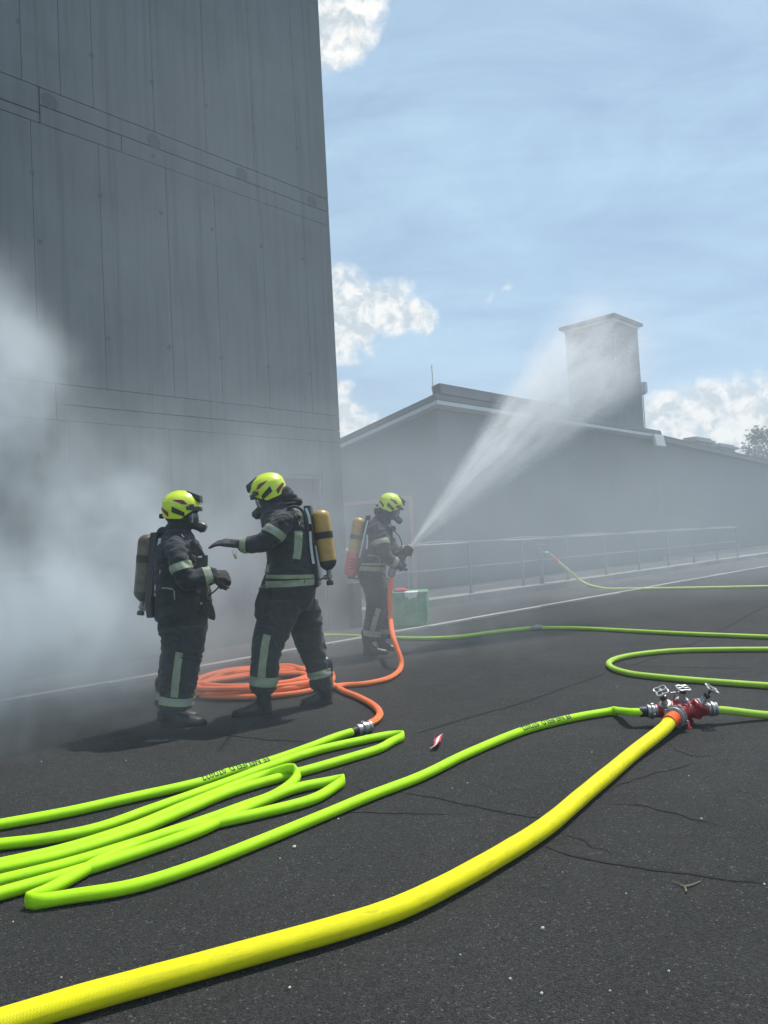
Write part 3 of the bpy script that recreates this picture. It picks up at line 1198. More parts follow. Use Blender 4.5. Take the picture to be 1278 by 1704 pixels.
full = runA + turn1 + runB + [tip1] + runC + turn2 + runC2 + [tip3] + runD + turn3 + runE + [tip2] + runF + [kF] + runG
gh, ghp, ghf, ghu = hose('flaked_green_hose', full, RC, M['hose_green'], None, .035,
                         [(tip1, .11), (tip2, .12), (tip3, .12), (kF, .13), (kG, .06)], 20)
tag(gh, 'neon green fire hose laid back and forth in long flat folds across the foreground', 'fire hose')
# sleeve and coupling that join it to the orange hose
sl = (ghp[0] - ghp[3]).normalized()
g = G()
g.lathe([(-.015, RC * 1.06), (.05, RC * 1.12), (.055, RC * .8)], ghp[0], sl, 20)
g.build('sleeve', M['black'], gh, True, 30)
hose_text(ghp, ghf, ghu, 'FF NEUFELD  07/2022', (ground(440, 1267, RC) - ghp[0]).length, .037, RC, 1, -.12, gh)
# the second print, on the run to the divider
best = min(range(len(ghp)), key=lambda i: (ghp[i] - ground(943, 1196, RC)).length)
hose_text(ghp, ghf, ghu, 'FF NEUFELD  07/2022', ghu[best], .038, RC, -1, -.05, gh)

# ---- thick yellow supply hose
yp = gp([(-210, 1752), (-100, 1731), (0, 1702), (109.5, 1669), (219, 1639), (328.6, 1609), (438, 1579), (547.6, 1548.5), (640.7, 1519), (700, 1494.5), (773.6, 1457), (867, 1403), (914, 1371), (961, 1331), (1008, 1291), (1054, 1253)], RB)
yp += [ctrD + inl * .36 - UPZ * .022, ctrD + inl * .27 - UPZ * .006, ctrD + inl * .19, ctrD + inl * .155]
yh, yhp, yhf, yhu = hose('yellow_supply_hose', yp, RB, M['hose_yellow'], None, .05, seg=26, sag=.12, wob=.004)
tag(yh, 'thick bright yellow supply hose sweeping from the lower left corner to the red divider', 'fire hose')
ya = (yhp[-1] - yhp[-3]).normalized()
g = G()
g.lathe([(-.135, RB * 1.09), (-.06, RB * 1.13), (.01, RB * 1.12)], yhp[-1], ya, 26)
g.build('orange_sleeve', M['orange_band'], yh, True, 30)

# ---- hose that leaves the divider to the right
rp_ = [ctrD + right * .20, ctrD + right * .26 - UPZ * .001] + gp([(1285, 1190.5), (1400, 1191), (1560, 1196), (1900, 1190), (2500, 1170)], RC)
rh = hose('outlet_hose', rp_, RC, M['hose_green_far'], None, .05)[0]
tag(rh, 'green hose leaving the right outlet of the red divider towards the right edge', 'fire hose')

# ---- loop on the right
lp = gp([(2600, 1050), (2100, 1070), (1700, 1079), (1500, 1080), (1278, 1080.5), (1200, 1081), (1120, 1083), (1060, 1089), (1026, 1096), (1013, 1104), (1022, 1113), (1050, 1121), (1090, 1126), (1150, 1131.5), (1278, 1141), (1450, 1152), (1650, 1163), (2100, 1180), (2600, 1185)], RC)
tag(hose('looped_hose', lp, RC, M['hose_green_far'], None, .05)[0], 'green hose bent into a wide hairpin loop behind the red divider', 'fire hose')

# ---- hose across the yard behind the orange coil
fp = gp([(498, 1062), (545, 1057.5), (620, 1060), (700, 1062.5), (760, 1060), (820, 1052), (880, 1045.5), (893, 1045)], RC)
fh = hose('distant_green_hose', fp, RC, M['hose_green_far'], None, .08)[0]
tag(fh, 'thin green hose from the tower door to a small metal coupling on the yard', 'fire hose')
couple(fh, ground(893, 1045, .036), ground(893, 1045) - ground(880, 1045.5), RC, .15, mat=M['alu_dark'])
fp2 = gp([(893, 1045), (960, 1045.5), (1050, 1050), (1150, 1055), (1278, 1060), (1500, 1069), (2000, 1075), (2600, 1060)], RC)
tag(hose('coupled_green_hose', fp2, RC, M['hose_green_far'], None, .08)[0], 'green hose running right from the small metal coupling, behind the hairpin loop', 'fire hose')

# ---- pale hose rising to a standpipe by the railing
sp_y = 17.4
hp = [atY(920, 927, ground(903, 982).y)]
hb = ground(985, 975, RC)
hp = [V((hp[0].x, hp[0].y, hp[0].z))]
mid1 = hp[0].lerp(hb, .35); mid1.z = hp[0].z * .62
mid2 = hp[0].lerp(hb, .72); mid2.z = hp[0].z * .20
pts = hp + [mid1, mid2] + gp([(1003, 979), (1040, 980), (1120, 979), (1278, 976), (1500, 972), (2000, 955), (2400, 945)], RC)
ph_, php, phf, phu = hose('pale_feed_hose', pts, RC * 1.15, M['hose_pale'], None, .08)
tag(ph_, 'pale yellow hose rising from the far yard to the smoke-hidden standpipe', 'fire hose')
aa = (php[0] - php[2]).normalized()
g = G()
g.lathe([(-.16, RC * 1.25), (-.02, RC * 1.3)], php[0], aa, 18)
g.build('orange_sleeve', M['orange_band'], ph_, True, 30)
couple(ph_, php[0] + aa * .05, aa, RC * 1.2, .13)
st = ground(903, 982)
sr = empty('standpipe', st, 'grey metal standpipe with valve wheel, dim in the smoke by the railing', 'standpipe')
top = php[0] + aa * .14
g = G()
g.tube(spline([V((st.x, st.y, .02)), V((st.x, st.y, top.z * .8)), V((st.x, st.y, top.z + .10))], .1), .055, 14)
g.lathe([(0, .12), (.025, .12), (.03, .06)], V((st.x, st.y, .022)), UPZ, 16)
g.tube([V((st.x, st.y, top.z + .02)), top], .042, 12)
g.build('pipe', M['alu_dark'], sr, True, 40)
g = G()
ring = [V((st.x, st.y, top.z + .22)) + V((math.cos(i * PI / 8) * .10, math.sin(i * PI / 8) * .10, 0)) for i in range(16)]
g.tube(ring, .012, 8, closed=True)
for i in range(3):
    g.tube([V((st.x, st.y, top.z + .22)), ring[i * 5]], .009, 6)
g.tube([V((st.x, st.y, top.z + .10)), V((st.x, st.y, top.z + .225))], .014, 8)
g.build('valve_wheel', M['alu'], sr, True)

# ---- orange hose: coupling, coil, and up to the nozzle
RO = .0265
oc = cA + sl * .13
ctr = ground(437, 1144)
ex = (ground(545, 1135) - ground(330, 1152)).normalized()
ey = V((-ex.y, ex.x, 0))
a_len = (ground(552, 1141) - ground(322, 1150)).length / 2
b_len = .66


def coil_pt(th, ka, kb, dx=0.0, dy=0.0, z=0.0):
    p = ctr + ex * (math.cos(th) * a_len * ka + dx) + ey * (math.sin(th) * b_len * kb + dy)
    return V((p.x, p.y, z))


op = [oc] + [ground(612, 1206, .033)] + gp([(626, 1198), (632, 1187), (622, 1174), (597, 1160), (570, 1149)], RO)
rnd = random.Random(21)
loops = [(1.0, 1.0, 0, -.02), (.93, .74, .04, .05), (1.02, .50, -.02, .10), (.84, .93, -.08, -.10), (.98, .36, .05, .02), (.88, .62, -.07, .16), (.95, .80, .02, .05)]
th = .55
zl = RO
for li, (ka, kb, dx, dy) in enumerate(loops):
    for j in range(12):
        t_ = th - 2 * PI * j / 12
        fr_ = j / 12
        nx = loops[(li + 1) % len(loops)]
        kA, kB = ka + (nx[0] - ka) * fr_, kb + (nx[1] - kb) * fr_
        DX, DY = dx + (nx[2] - dx) * fr_, dy + (nx[3] - dy) * fr_
        zz = RO + li * .011 + .008 * math.sin(j * 1.7 + li) + .004
        op.append(coil_pt(t_, kA, kB, DX + rnd.uniform(-.02, .02), DY + rnd.uniform(-.035, .035), max(RO, zz)))
YR = ground(622, 1087).y
op += [ground(552, 1141.5, RO * 2.0)] + gp([(575, 1140), (605, 1138), (640, 1131), (658, 1122), (667, 1110)], RO)
YN = YR - .20
Y0_ = ground(667, 1110, RO).y
op += [atY(667.5, 1098, Y0_ + .06), atY(662, 1083, Y0_ + .13), atY(655, 1062, Y0_ + .24), atY(650, 1030, YN - .12), atY(649, 990, YN - .03), atY(651, 960, YN)]
oh, ohp, ohf, ohu = hose('orange_attack_hose', op, RO, M['hose_orange'], None, .04, seg=16)
tag(oh, 'orange attack hose coiled behind the two talking firefighters and rising to the nozzle', 'fire hose')
couple(oh, cA + sl * .075, sl, RC * 1.05, .135, mat=M['alu'])

# ================================================================== the three way divider
div = empty('hose_divider', DV, 'red three way hose divider with silver handwheels and couplings', 'hose divider')
hb = .088
back = -inl
side = V((-back.y, back.x, 0))           # to the left of BACK
g = G()
g.ellipsoid(ctrD, (.062, .062, .058), None, 20, 12)
g.capsule(ctrD, .052, ctrD + inl * .085, .050)
arms = [(left, V((-.34, -.42, .84)).normalized()), (bdir, V((.04, -.22, .97)).normalized()), (right, V((.50, -.30, .81)).normalized())]
for a, up_ in arms:
    c = ctrD + a * (.070 if a is bdir else .095) + UPZ * .01
    g.capsule(ctrD, .049, c, .051)
    g.lathe([(-.050, .034), (-.036, .054), (.046, .059), (.058, .050)], c, up_, 8)
    g.capsule(c, .046, c + a * .050, .044)
body = remesh(g, .005, 2, 'divider_body')
link('body', body, M['red'], div)
for sx in ((-.07, .03), (.07, .03), (0.0, -.085)):
    g = G()
    p0 = V((DV.x + sx[0] * .6, DV.y + sx[1] * .6, hb - .035))
    p1 = V((DV.x + sx[0] * 1.15, DV.y + sx[1] * 1.15, .006))
    g.tube([p0, p1], [.014, .011], 10)
    g.lathe([(-.006, .02), (.004, .018)], p1, UPZ, 12)
    g.build('leg', M['red'], div, True, 40)
# inlet ring
couple(div, ctrD + inl * .135, inl, RB * 1.12, .085, 'inlet_coupling', M['alu'], seg=28)
for a, up_ in arms:
    c = ctrD + a * (.070 if a is bdir else .095) + UPZ * .01
    couple(div, c + a * .093, a, RC * 1.14, .075, 'outlet_coupling', M['alu'], seg=24)
    if a is left:
        g = G()
        g.lathe([(-.028, RC * 1.2), (-.024, RC * 1.27), (.030, RC * 1.24)], c + a * .150 - UPZ * .002, a, 20)
        g.build('outlet_sleeve', M['black'], div, True, 30)
    if a is bdir:
        g = G()
        g.lathe([(-.012, RC * 1.7), (.02, RC * 1.7), (.024, RC * 1.2)], c + a * .135, a, 22)
        g.build('blank_cap', M['alu_dark'], div, True, 30)
    # bonnet, stem, handwheel
    b0 = c + up_ * .062
    g = G()
    g.lathe([(-.012, .040), (.004, .038), (.007, .023), (.036, .018), (.038, .021), (.046, .021), (.048, .012)], b0, up_, 18)
    bon = g.build('bonnet', M['alu'], div, True, 30)
    g = G()
    g.lathe([(.0, .022), (.022, .022), (.026, .010)], b0 + up_ * .047, up_, 14)
    g.tube([b0 + up_ * .05, b0 + up_ * (.075 if a is bdir else .112)], .0075, 10)
    g.build('stem', M['black_plastic'], bon, True, 30)
    w0 = b0 + up_ * (.078 if a is bdir else .113)
    e1 = up_.orthogonal().normalized()
    e2 = up_.cross(e1)
    g = G()
    ring = []
    for i in range(40):
        an = 2 * PI * i / 40
        rr = .041 + .0075 * math.cos(an * 4)
        ring.append(w0 + (e1 * math.cos(an) + e2 * math.sin(an)) * rr)
    g.tube(ring, .0074, 8, closed=True)
    for i in range(4):
        an = PI / 2 * i + PI / 4
        g.tube([w0, w0 + (e1 * math.cos(an) + e2 * math.sin(an)) * .042], .0058, 7)
    g.lathe([(-.010, .012), (.010, .012)], w0, up_, 12)
    g.build('handwheel', M['alu'], div, True, 40)
g = G()
lv = ctrD + V((-.06, .03, .120))
g.tube([lv, lv + V((.11, .02, .0))], [.0065, .0085], 10)
g.tube([lv + V((.03, .006, 0)), V((lv.x + .03, lv.y + .03, ctrD.z + .05))], .005, 8)
g.build('lever', M['alu'], div, True, 40)

# ================================================================== small things on the ground
bx = ground(683, 1047)
cb = empty('green_box', bx, 'scuffed green plastic box with rounded corners standing on the pavement', 'box')
by = bx.y + .27
tl, tr_ = atY(652, 1000, bx.y), atY(713, 1000, bx.y)
bw = tr_.x - tl.x
bh = atY(690, 985, bx.y).z
cxb = (tl.x + tr_.x) / 2
br = Matrix.Rotation(-.10, 3, 'Z')
g = G()
g.box(V((cxb, by, .026 + (bh - .06) / 2)), (bw, .50, bh - .07), br, taper=1.03)
bb = g.build('body', M['green_box'], cb, bevel=.035)
g = G()
g.box(V((cxb, by, bh - .022)), (bw * 1.05, .525, .055), br)
lid = g.build('lid', M['green_box'], cb, bevel=.022)
for i in range(5):
    g = G()
    x = (i - 2) * bw * .2
    g.box(V((cxb, by, .04 + (bh - .1) * .48)) + br @ V((x, -.252, 0)), (.022, .012, bh * .70), br)
    g.build('rib', M['green_box'], bb, bevel=.004)
for dx in (-.12, .16):
    g = G()
    g.box(V((cxb, by, bh - .065)) + br @ V((dx, -.268, 0)), (.07, .014, .06), br)
    g.build('latch', M['alu_dark'], lid, bevel=.004)
# torn white paper over the lid edge
g = G()
pw = []
n_ = 9
for i in range(n_):
    for j in range(7):
        u_, v_ = i / (n_ - 1), j / 6
        x = (u_ - .5) * .20 + .05 + .01 * noise.noise(V((u_ * 5, v_ * 5, 3)))
        if v_ < .45:
            p = V((x, -.262 + (.45 - v_) * .30, bh + .010 + .006 * noise.noise(V((u_ * 6, v_ * 6, 0)))))
        else:
            dn = (v_ - .45) * .24 * (.75 + .5 * noise.noise(V((u_ * 4, 1, 7))))
            p = V((x * (1 - .35 * (v_ - .45)), -.276 - .008 * noise.noise(V((u_ * 7, v_ * 5, 2))), bh + .006 - dn))
        pw.append(V((cxb, by, 0)) + br @ p)
fs = [(i * 7 + j, i * 7 + j + 1, (i + 1) * 7 + j + 1, (i + 1) * 7 + j) for i in range(n_ - 1) for j in range(6)]
g.add(pw, fs)
tag(g.build('torn_paper', M['paper'], None, True), 'torn white paper hanging over the rim of the green box', 'paper')
g = G()
g.ellipsoid(V((cxb - .13, by - .12, bh + .025)), (.12, .07, .035), br, 20, 10)
for i, p in enumerate(g.v):
    g.v[i] = p + V((0, 0, 1)) * .018 * noise.noise(p * 22) + V((noise.noise(p * 17), 0, 0)) * .015
tag(g.build('red_rag', M['cloth_red'], None, True), 'crumpled red rag lying on top of the green box', 'rag')

# torn piece of barrier tape: red with a white middle stripe
tp = [ground(*p) for p in ((716, 1250), (722, 1249), (726.5, 1246.5), (728, 1241), (729, 1236), (733, 1232.5), (737, 1230.5))]
tp = spline(tp, .012)
fr_ = frames(tp)
g = G()
rows = []
n_ = len(tp)
for i, p in enumerate(tp):
    t_, n1, b1 = fr_[i]
    lift = .016 + .02 * abs(math.sin(i * PI / (n_ - 1) * 1.5))
    tw_ = .5 * math.sin(i * .35)
    dr_ = (b1 * math.cos(tw_) + n1 * math.sin(tw_))
    wd = .020 * (1 if 2 < i < n_ - 3 else .55)
    rows.append([p + UPZ * lift + dr_ * wd * k for k in (-1, -.33, .33, 1)] + [p + UPZ * (lift + .0025) + dr_ * wd * k for k in (1, .33, -.33, -1)])
g.loft(rows)
me_ = g.mesh('barrier_tape', True)
me_.materials.append(M['cloth_red'])
me_.materials.append(M['white_line'])
for pl in me_.polygons:
    if len(pl.vertices) == 4:
        ks = sorted(v % 8 for v in pl.vertices)
        if set(ks) in ({1, 2}, {5, 6}):
            pl.material_index = 1
tape = bpy.data.objects.new('tape_scrap', me_)
col.objects.link(tape)
tag(tape, 'curled scrap of red and white barrier tape on the asphalt', 'tape')

# dry twigs
def twig(pxs, label, r=.004):
    g = G()
    for ch in pxs:
        pts = spline([ground(x, y, .007) for x, y in ch], .02)
        g.tube(pts, [r * (1 - .6 * i / max(1, len(pts) - 1)) for i in range(len(pts))], 6)
    tag(g.build('twig', M['twig'], None, True), label, 'twig')


twig([[(1142, 1484), (1139, 1475), (1130, 1470), (1118, 1466)], [(1139, 1475), (1152, 1472), (1166, 1466)]], 'dry forked twig lying on the asphalt at the lower right')
# pale pebbles that one can pick out
rnd = random.Random(4)
big = [(903, 1547, 1.0), (490, 1411, 1.2), (1167, 1364, .9), (849, 1630, .6), (1113, 1617, .55), (1272, 1473, .7), (1042, 1488, .6), (766, 1590, .5), (901, 1655, .7), (1015, 1650, .55), (482, 1645, .6),
       (753, 1312, .5), (1146, 1292, .6), (778, 1304, .7), (563, 1364, .7), (466, 1429, .5), (69, 1268, .6), (985, 1252, .5), (1027, 1143, .6), (936, 1452, .4), (22, 1535, .55), (102, 1628, .5), (210, 1266, .6)]
for i, (x, y, s) in enumerate(big):
    g = G()
    p = ground(x, y)
    r = .0075 * s
    g.ellipsoid(p + UPZ * r * .6, (r, r * rnd.uniform(.7, 1), r * .75), Matrix.Rotation(rnd.uniform(0, 6), 3, 'Z'), 9, 6)
    for j, q in enumerate(g.v):
        g.v[j] = q + (q - p) * .25 * noise.noise(q * 130 + V((i, 0, 0)))
    tag(g.build('pebble', M['stone'], None, True), 'tiny pale pebble lying loose on the dark asphalt', 'pebble', 'pale pebbles scattered on the asphalt')
# loose grit: nobody could count it
g = G()
for i in range(2600):
    x, y = rnd.uniform(-2.6, 3.6), rnd.uniform(1.5, 6.5)
    r = rnd.uniform(.0012, .0032)
    c = V((x, y, r * .5))
    an = rnd.uniform(0, 6)
    g.add([c + V((math.cos(an + k * 2.1) * r, math.sin(an + k * 2.1) * r, -r * .5)) for k in range(3)] + [c + V((0, 0, r))], [(0, 1, 3), (1, 2, 3), (2, 0, 3)])
tag(g.build('loose_grit', M['grit']), 'fine pale grit strewn over the asphalt', None, None, 'stuff')

# ================================================================== people
def hull(g, pts, faces, mi=0):
    return g.add(pts, faces, mi)


HA, HB, HC = .150, .122, .122


def h_rho(z):
    return math.sqrt(max(1e-4, 1 - (z / HC) ** 2)) if z > 0 else 1 - .22 * (z / HC) ** 2


def h_rim(x):
    if x > .035:
        return -.100 + (x - .035) / .105 * .092
    return -.100 + max(0, -(x + .08)) * .25


def h_point(ph, z, k=1.0):
    r = h_rho(z) * k
    return V((HA * r * math.cos(ph), HB * r * math.sin(ph), z if k == 1 else z * (1 + (k - 1) * .8)))


def helmet(mx, parent):
    N, K = 72, 26
    g = G()
    rings = []
    for i in range(K + 1):
        t = i / K
        ring = []
        for j in range(N):
            ph = 2 * PI * j / N
            rim = h_rim(HA * math.cos(ph))
            z = rim + (HC * .9995 - rim) * (1 - (1 - t) ** 1.6)
            p = h_point(ph, z)
            nrm_ = V((p.x / HA ** 2, p.y / HB ** 2, max(p.z, 0) / HC ** 2)).normalized()
            d = 0
            ay = abs(p.y)
            if p.z > .02:
                d += .0065 * max(0, 1 - (ay / .030) ** 4) * min(1, (p.z - .02) / .03)
                c_ = abs(ay - (.062 - .12 * max(0, p.x)))
                d -= .0045 * max(0, 1 - c_ / .009) * min(1, (p.z - .02) / .02)
            c2 = abs(p.z - (.028 - .32 * max(0, p.x)) - .0)
            d += .004 * max(0, 1 - c2 / .008)
            if t < .12:
                d += .004 * (1 - t / .12)
            ring.append(mx @ (p + nrm_ * d))
        rings.append(ring)
    inner = [mx @ (h_point(2 * PI * j / N, h_rim(HA * math.cos(2 * PI * j / N)), .955)) for j in range(N)]
    g.loft([inner] + rings, True)
    hm = g.build('helmet', M['helmet'], parent, True, 60)
    # dark liner that shows below the brow
    g = G()
    rings = []
    for i in range(9):
        t = i / 8
        rings.append([mx @ h_point(2 * PI * j / 40, (h_rim(HA * math.cos(2 * PI * j / 40)) - .028) * (1 - t) + HC * .9 * t, .945) for j in range(40)])
    g.loft(rings)
    g.build('liner', M['black'], hm, True)

    def patch(name, mat, x0, x1, zt, zb, sgn, n=12, m=6, off=.0035):
        g = G()
        for i in range(n + 1):
            x = x0 + (x1 - x0) * i / n
            for j in range(m + 1):
                z = zb(x) + (zt(x) - zb(x)) * j / m
                c = max(-.999, min(.999, x / (HA * h_rho(z))))
                p = h_point(math.acos(c), z)
                nn = V((p.x / HA ** 2, p.y / HB ** 2, max(p.z, 0) / HC ** 2)).normalized()
                p = p + nn * off
                g.v.append(mx @ V((p.x, p.y * sgn, p.z)))
        for i in range(n):
            for j in range(m):
                a = i * (m + 1) + j
                g.f.append((a, a + 1, a + m + 2, a + m + 1))
                g.mi.append(0)
        g.build(name, mat, hm, True)
    for sg in (1, -1):
        patch('ear_panel', M['black_plastic'], -.038, .056, lambda x: -.004 - .48 * (x + .038), lambda x: -.050 - .36 * (x + .038), sg, off=.007)
        patch('sticker', M['sticker'], -.035, .118, lambda x: .046 - .9 * max(0, x - .04) ** 1.25 * 2.2, lambda x: .042 - .16 * (x + .035) - .02 * (1 - abs(x - .045) / .08), sg)
        patch('rear_sticker', M['sticker'], -.138, -.068, lambda x: -.008 - .62 * (x + .138), lambda x: -.030 - .85 * (x + .138), sg)
    # visor housing on the brow, visor, rear wheel
    g = G()
    ps = [(.040, .026, .126), (.152, .046, .088), (.160, .050, .030), (.075, .042, .070)]
    vs = [mx @ V((x, y, z)) for x, y, z in ps] + [mx @ V((x, -y, z)) for x, y, z in ps]
    g.add(vs, [(0, 1, 2, 3), (7, 6, 5, 4), (4, 5, 1, 0), (5, 6, 2, 1), (6, 7, 3, 2), (7, 4, 0, 3)])
    g.build('brow_housing', M['black_plastic'], hm, bevel=.006)
    g = G()
    rows = []
    for z, k in ((.010, 1.02), (-.006, 1.045), (-.020, 1.055)):
        rows.append([h_point(-1.15 + 2.3 * j / 20, 0) * k + V((.008, 0, z - .010)) for j in range(21)])
    out_ = [[mx @ p for p in r] for r in rows]
    inn = [[mx @ (p * .985) for p in r] for r in rows]
    n_ = 21
    g.add([p for r in out_ for p in r] + [p for r in inn for p in r],
          [(i * n_ + j, i * n_ + j + 1, (i + 1) * n_ + j + 1, (i + 1) * n_ + j) for i in range(2) for j in range(20)] +
          [((i + 4) * n_ + j, (i + 4) * n_ + j + 1, (i + 3) * n_ + j + 1, (i + 3) * n_ + j) for i in range(2) for j in range(20)] +
          [(2 * n_ + j, 2 * n_ + j + 1, 5 * n_ + j + 1, 5 * n_ + j) for j in range(20)] + [(j + 1, j, 3 * n_ + j, 3 * n_ + j + 1) for j in range(20)])
    g.build('visor', M['black_plastic'], hm, True)
    g = G()
    g.lathe([(-.016, .020), (.016, .020)], mx @ V((-.150, 0, -.078)), mx.to_3x3() @ V((1, 0, 0)), 14)
    g.build('adjusting_wheel', M['black_plastic'], hm, True, 40)
    return hm


def mask(mx, parent):
    g = G()
    m3 = mx.to_3x3()
    g.ellipsoid(mx @ V((.050, 0, -.088)), (.086, .074, .100), m3, 28, 18)
    g.capsule(mx @ V((.10, 0, -.13)), .045, mx @ V((.145, 0, -.150)), .040)
    me = remesh(g, .006, 2, 'mask')
    mk = link('breathing_mask', me, M['black'], parent)
    # lens
    g = G()
    n_, m_ = 20, 10
    for i in range(n_ + 1):
        ph = -1.15 + 2.3 * i / n_
        for j in range(m_ + 1):
            th = -.42 + 1.25 * j / m_
            g.v.append(mx @ (V((.050, 0, -.088)) + V((.091 * math.cos(th) * math.cos(ph), .079 * math.cos(th) * math.sin(ph), .105 * math.sin(th)))))
    for i in range(n_):
        for j in range(m_):
            a = i * (m_ + 1) + j
            g.f.append((a, a + m_ + 1, a + m_ + 2, a + 1)); g.mi.append(0)
    g.build('lens', M['lens'], mk, True)
    # pale rim beside the lens and the regulator drum
    for s_ in (1, -1):
        g = G()
        g.tube([mx @ (V((.050, 0, -.088)) + V((.094 * math.cos(th) * math.cos(.9), s_ * .081 * math.cos(th) * math.sin(.9), .107 * math.sin(th)))) for th in [-.35 + .12 * i for i in range(10)]], .0035, 6)
        g.build('lens_rim', M['strap_white'], mk, True)
    g = G()
    g.lathe([(0, .036), (.035, .042), (.060, .040), (.066, .030), (.075, .028)], mx @ V((.130, 0, -.142)), m3 @ V((.88, 0, -.40)), 22)
    g.build('regulator', M['black_plastic'], mk, True, 40)
    return mk


def hand(parent, Wp, Fd, Nd, thumb_sign, curl=(.1, .1, .1, .1), scale=1.0, mat='glove', spread=.10, thumb_out=.75, name='gloved_hand'):
    """Palm with five unequal bent fingers; F along the fingers, N the back of the hand."""
    F = V(Fd).normalized()
    N = (V(Nd) - F * V(Nd).dot(F)).normalized()
    Lt = F.cross(N) * thumb_sign
    k = scale
    g = G()
    W0 = V(Wp)
    g.capsule(W0 - F * .02 * k, .030 * k, W0 + F * .025 * k, .030 * k)
    for i in range(4):
        o = (.030 - .020 * i) * k
        g.capsule(W0 + F * .015 * k + Lt * o * .75, .019 * k, W0 + F * .088 * k + Lt * o + N * (.003 if i in (1, 2) else 0) * k, .0155 * k)
    lens = ((.046, .028, .022), (.051, .032, .024), (.047, .030, .023), (.037, .023, .020))
    for i in range(4):
        o = (.030 - .020 * i) * k
        p = W0 + F * .090 * k + Lt * o
        ang = 0
        sp = spread * (1.5 - i)
        Fi = (F + Lt * sp * .5).normalized()
        for q, L in enumerate(lens[i]):
            ang += curl[i] * (1.0, 1.15, .8)[q]
            d = Fi * math.cos(ang) - N * math.sin(ang)
            p2 = p + d * L * k * 1.05
            g.capsule(p, (.0112 - .0010 * q) * k, p2, (.0105 - .0012 * q) * k, 10)
            p = p2
    tb_ = W0 + F * .025 * k + Lt * .030 * k - N * .006 * k
    d = (F * (1 - thumb_out * .5) + Lt * thumb_out - N * .35).normalized()
    p2 = tb_ + d * .048 * k
    g.capsule(tb_, .016 * k, p2, .013 * k, 10)
    d2 = (d + F * .55 - N * .25 * thumb_out).normalized()
    p3 = p2 + d2 * .034 * k
    g.capsule(p2, .0125 * k, p3, .0115 * k, 10)
    g.capsule(p3, .0115 * k, p3 + (d2 + F * .3).normalized() * .024 * k, .0098 * k, 10)
    return link(name, remesh(g, .0042 * k, 1, name), M[mat], parent)


def boot(parent, heel, toe, z0=0.0, shaft_top=.30):
    H, T = V((heel.x, heel.y, z0)), V((toe.x, toe.y, z0))
    ax = (T - H)
    L = ax.length
    ax.normalize()
    sd_ = V((-ax.y, ax.x, 0))
    secs = [(0.0, .026, .085), (.05, .038, .105), (.18, .044, .125), (.34, .043, .122), (.50, .049, .098), (.66, .054, .078), (.82, .053, .066), (.94, .042, .056), (1.0, .022, .042)]
    g = G()
    rings = []
    for u_, w, h in secs:
        c = H + ax * L * u_
        rings.append([c + sd_ * (w * math.cos(a) * (1 if math.sin(a) > 0 else 1.0)) + UPZ * (.022 + (h - .022) * math.sin(a) if math.sin(a) > 0 else .022 + .012 * math.sin(a)) for a in [2 * PI * j / 18 for j in range(18)]])
    g.loft(rings)
    an = H + ax * L * .20
    g.capsule(an + UPZ * .075, .056, an + UPZ * shaft_top - ax * .01, .066)
    for i in range(5):                     # lacing over the instep
        u_ = .36 + .05 * i
        c = H + ax * L * u_ + UPZ * (.118 - .011 * i)
        g.capsule(c - sd_ * .030, .0065, c + sd_ * .030, .0065, 8)
    b = link('boot', remesh(g, .0065, 1, 'boot'), M['boot'], parent)
    g = G()
    outl = []
    for side_ in (1, -1):
        sq = secs if side_ == 1 else secs[::-1]
        for u_, w, h in sq:
            outl.append(H + ax * (L * u_ + (.006 if u_ > .9 else -.004 if u_ < .03 else 0)) + sd_ * side_ * (w + .004))
    g.loft([[p + UPZ * .001 for p in outl], [p + UPZ * .024 for p in outl]])
    g.build('sole', M['black'], b, True, 30)
    return b


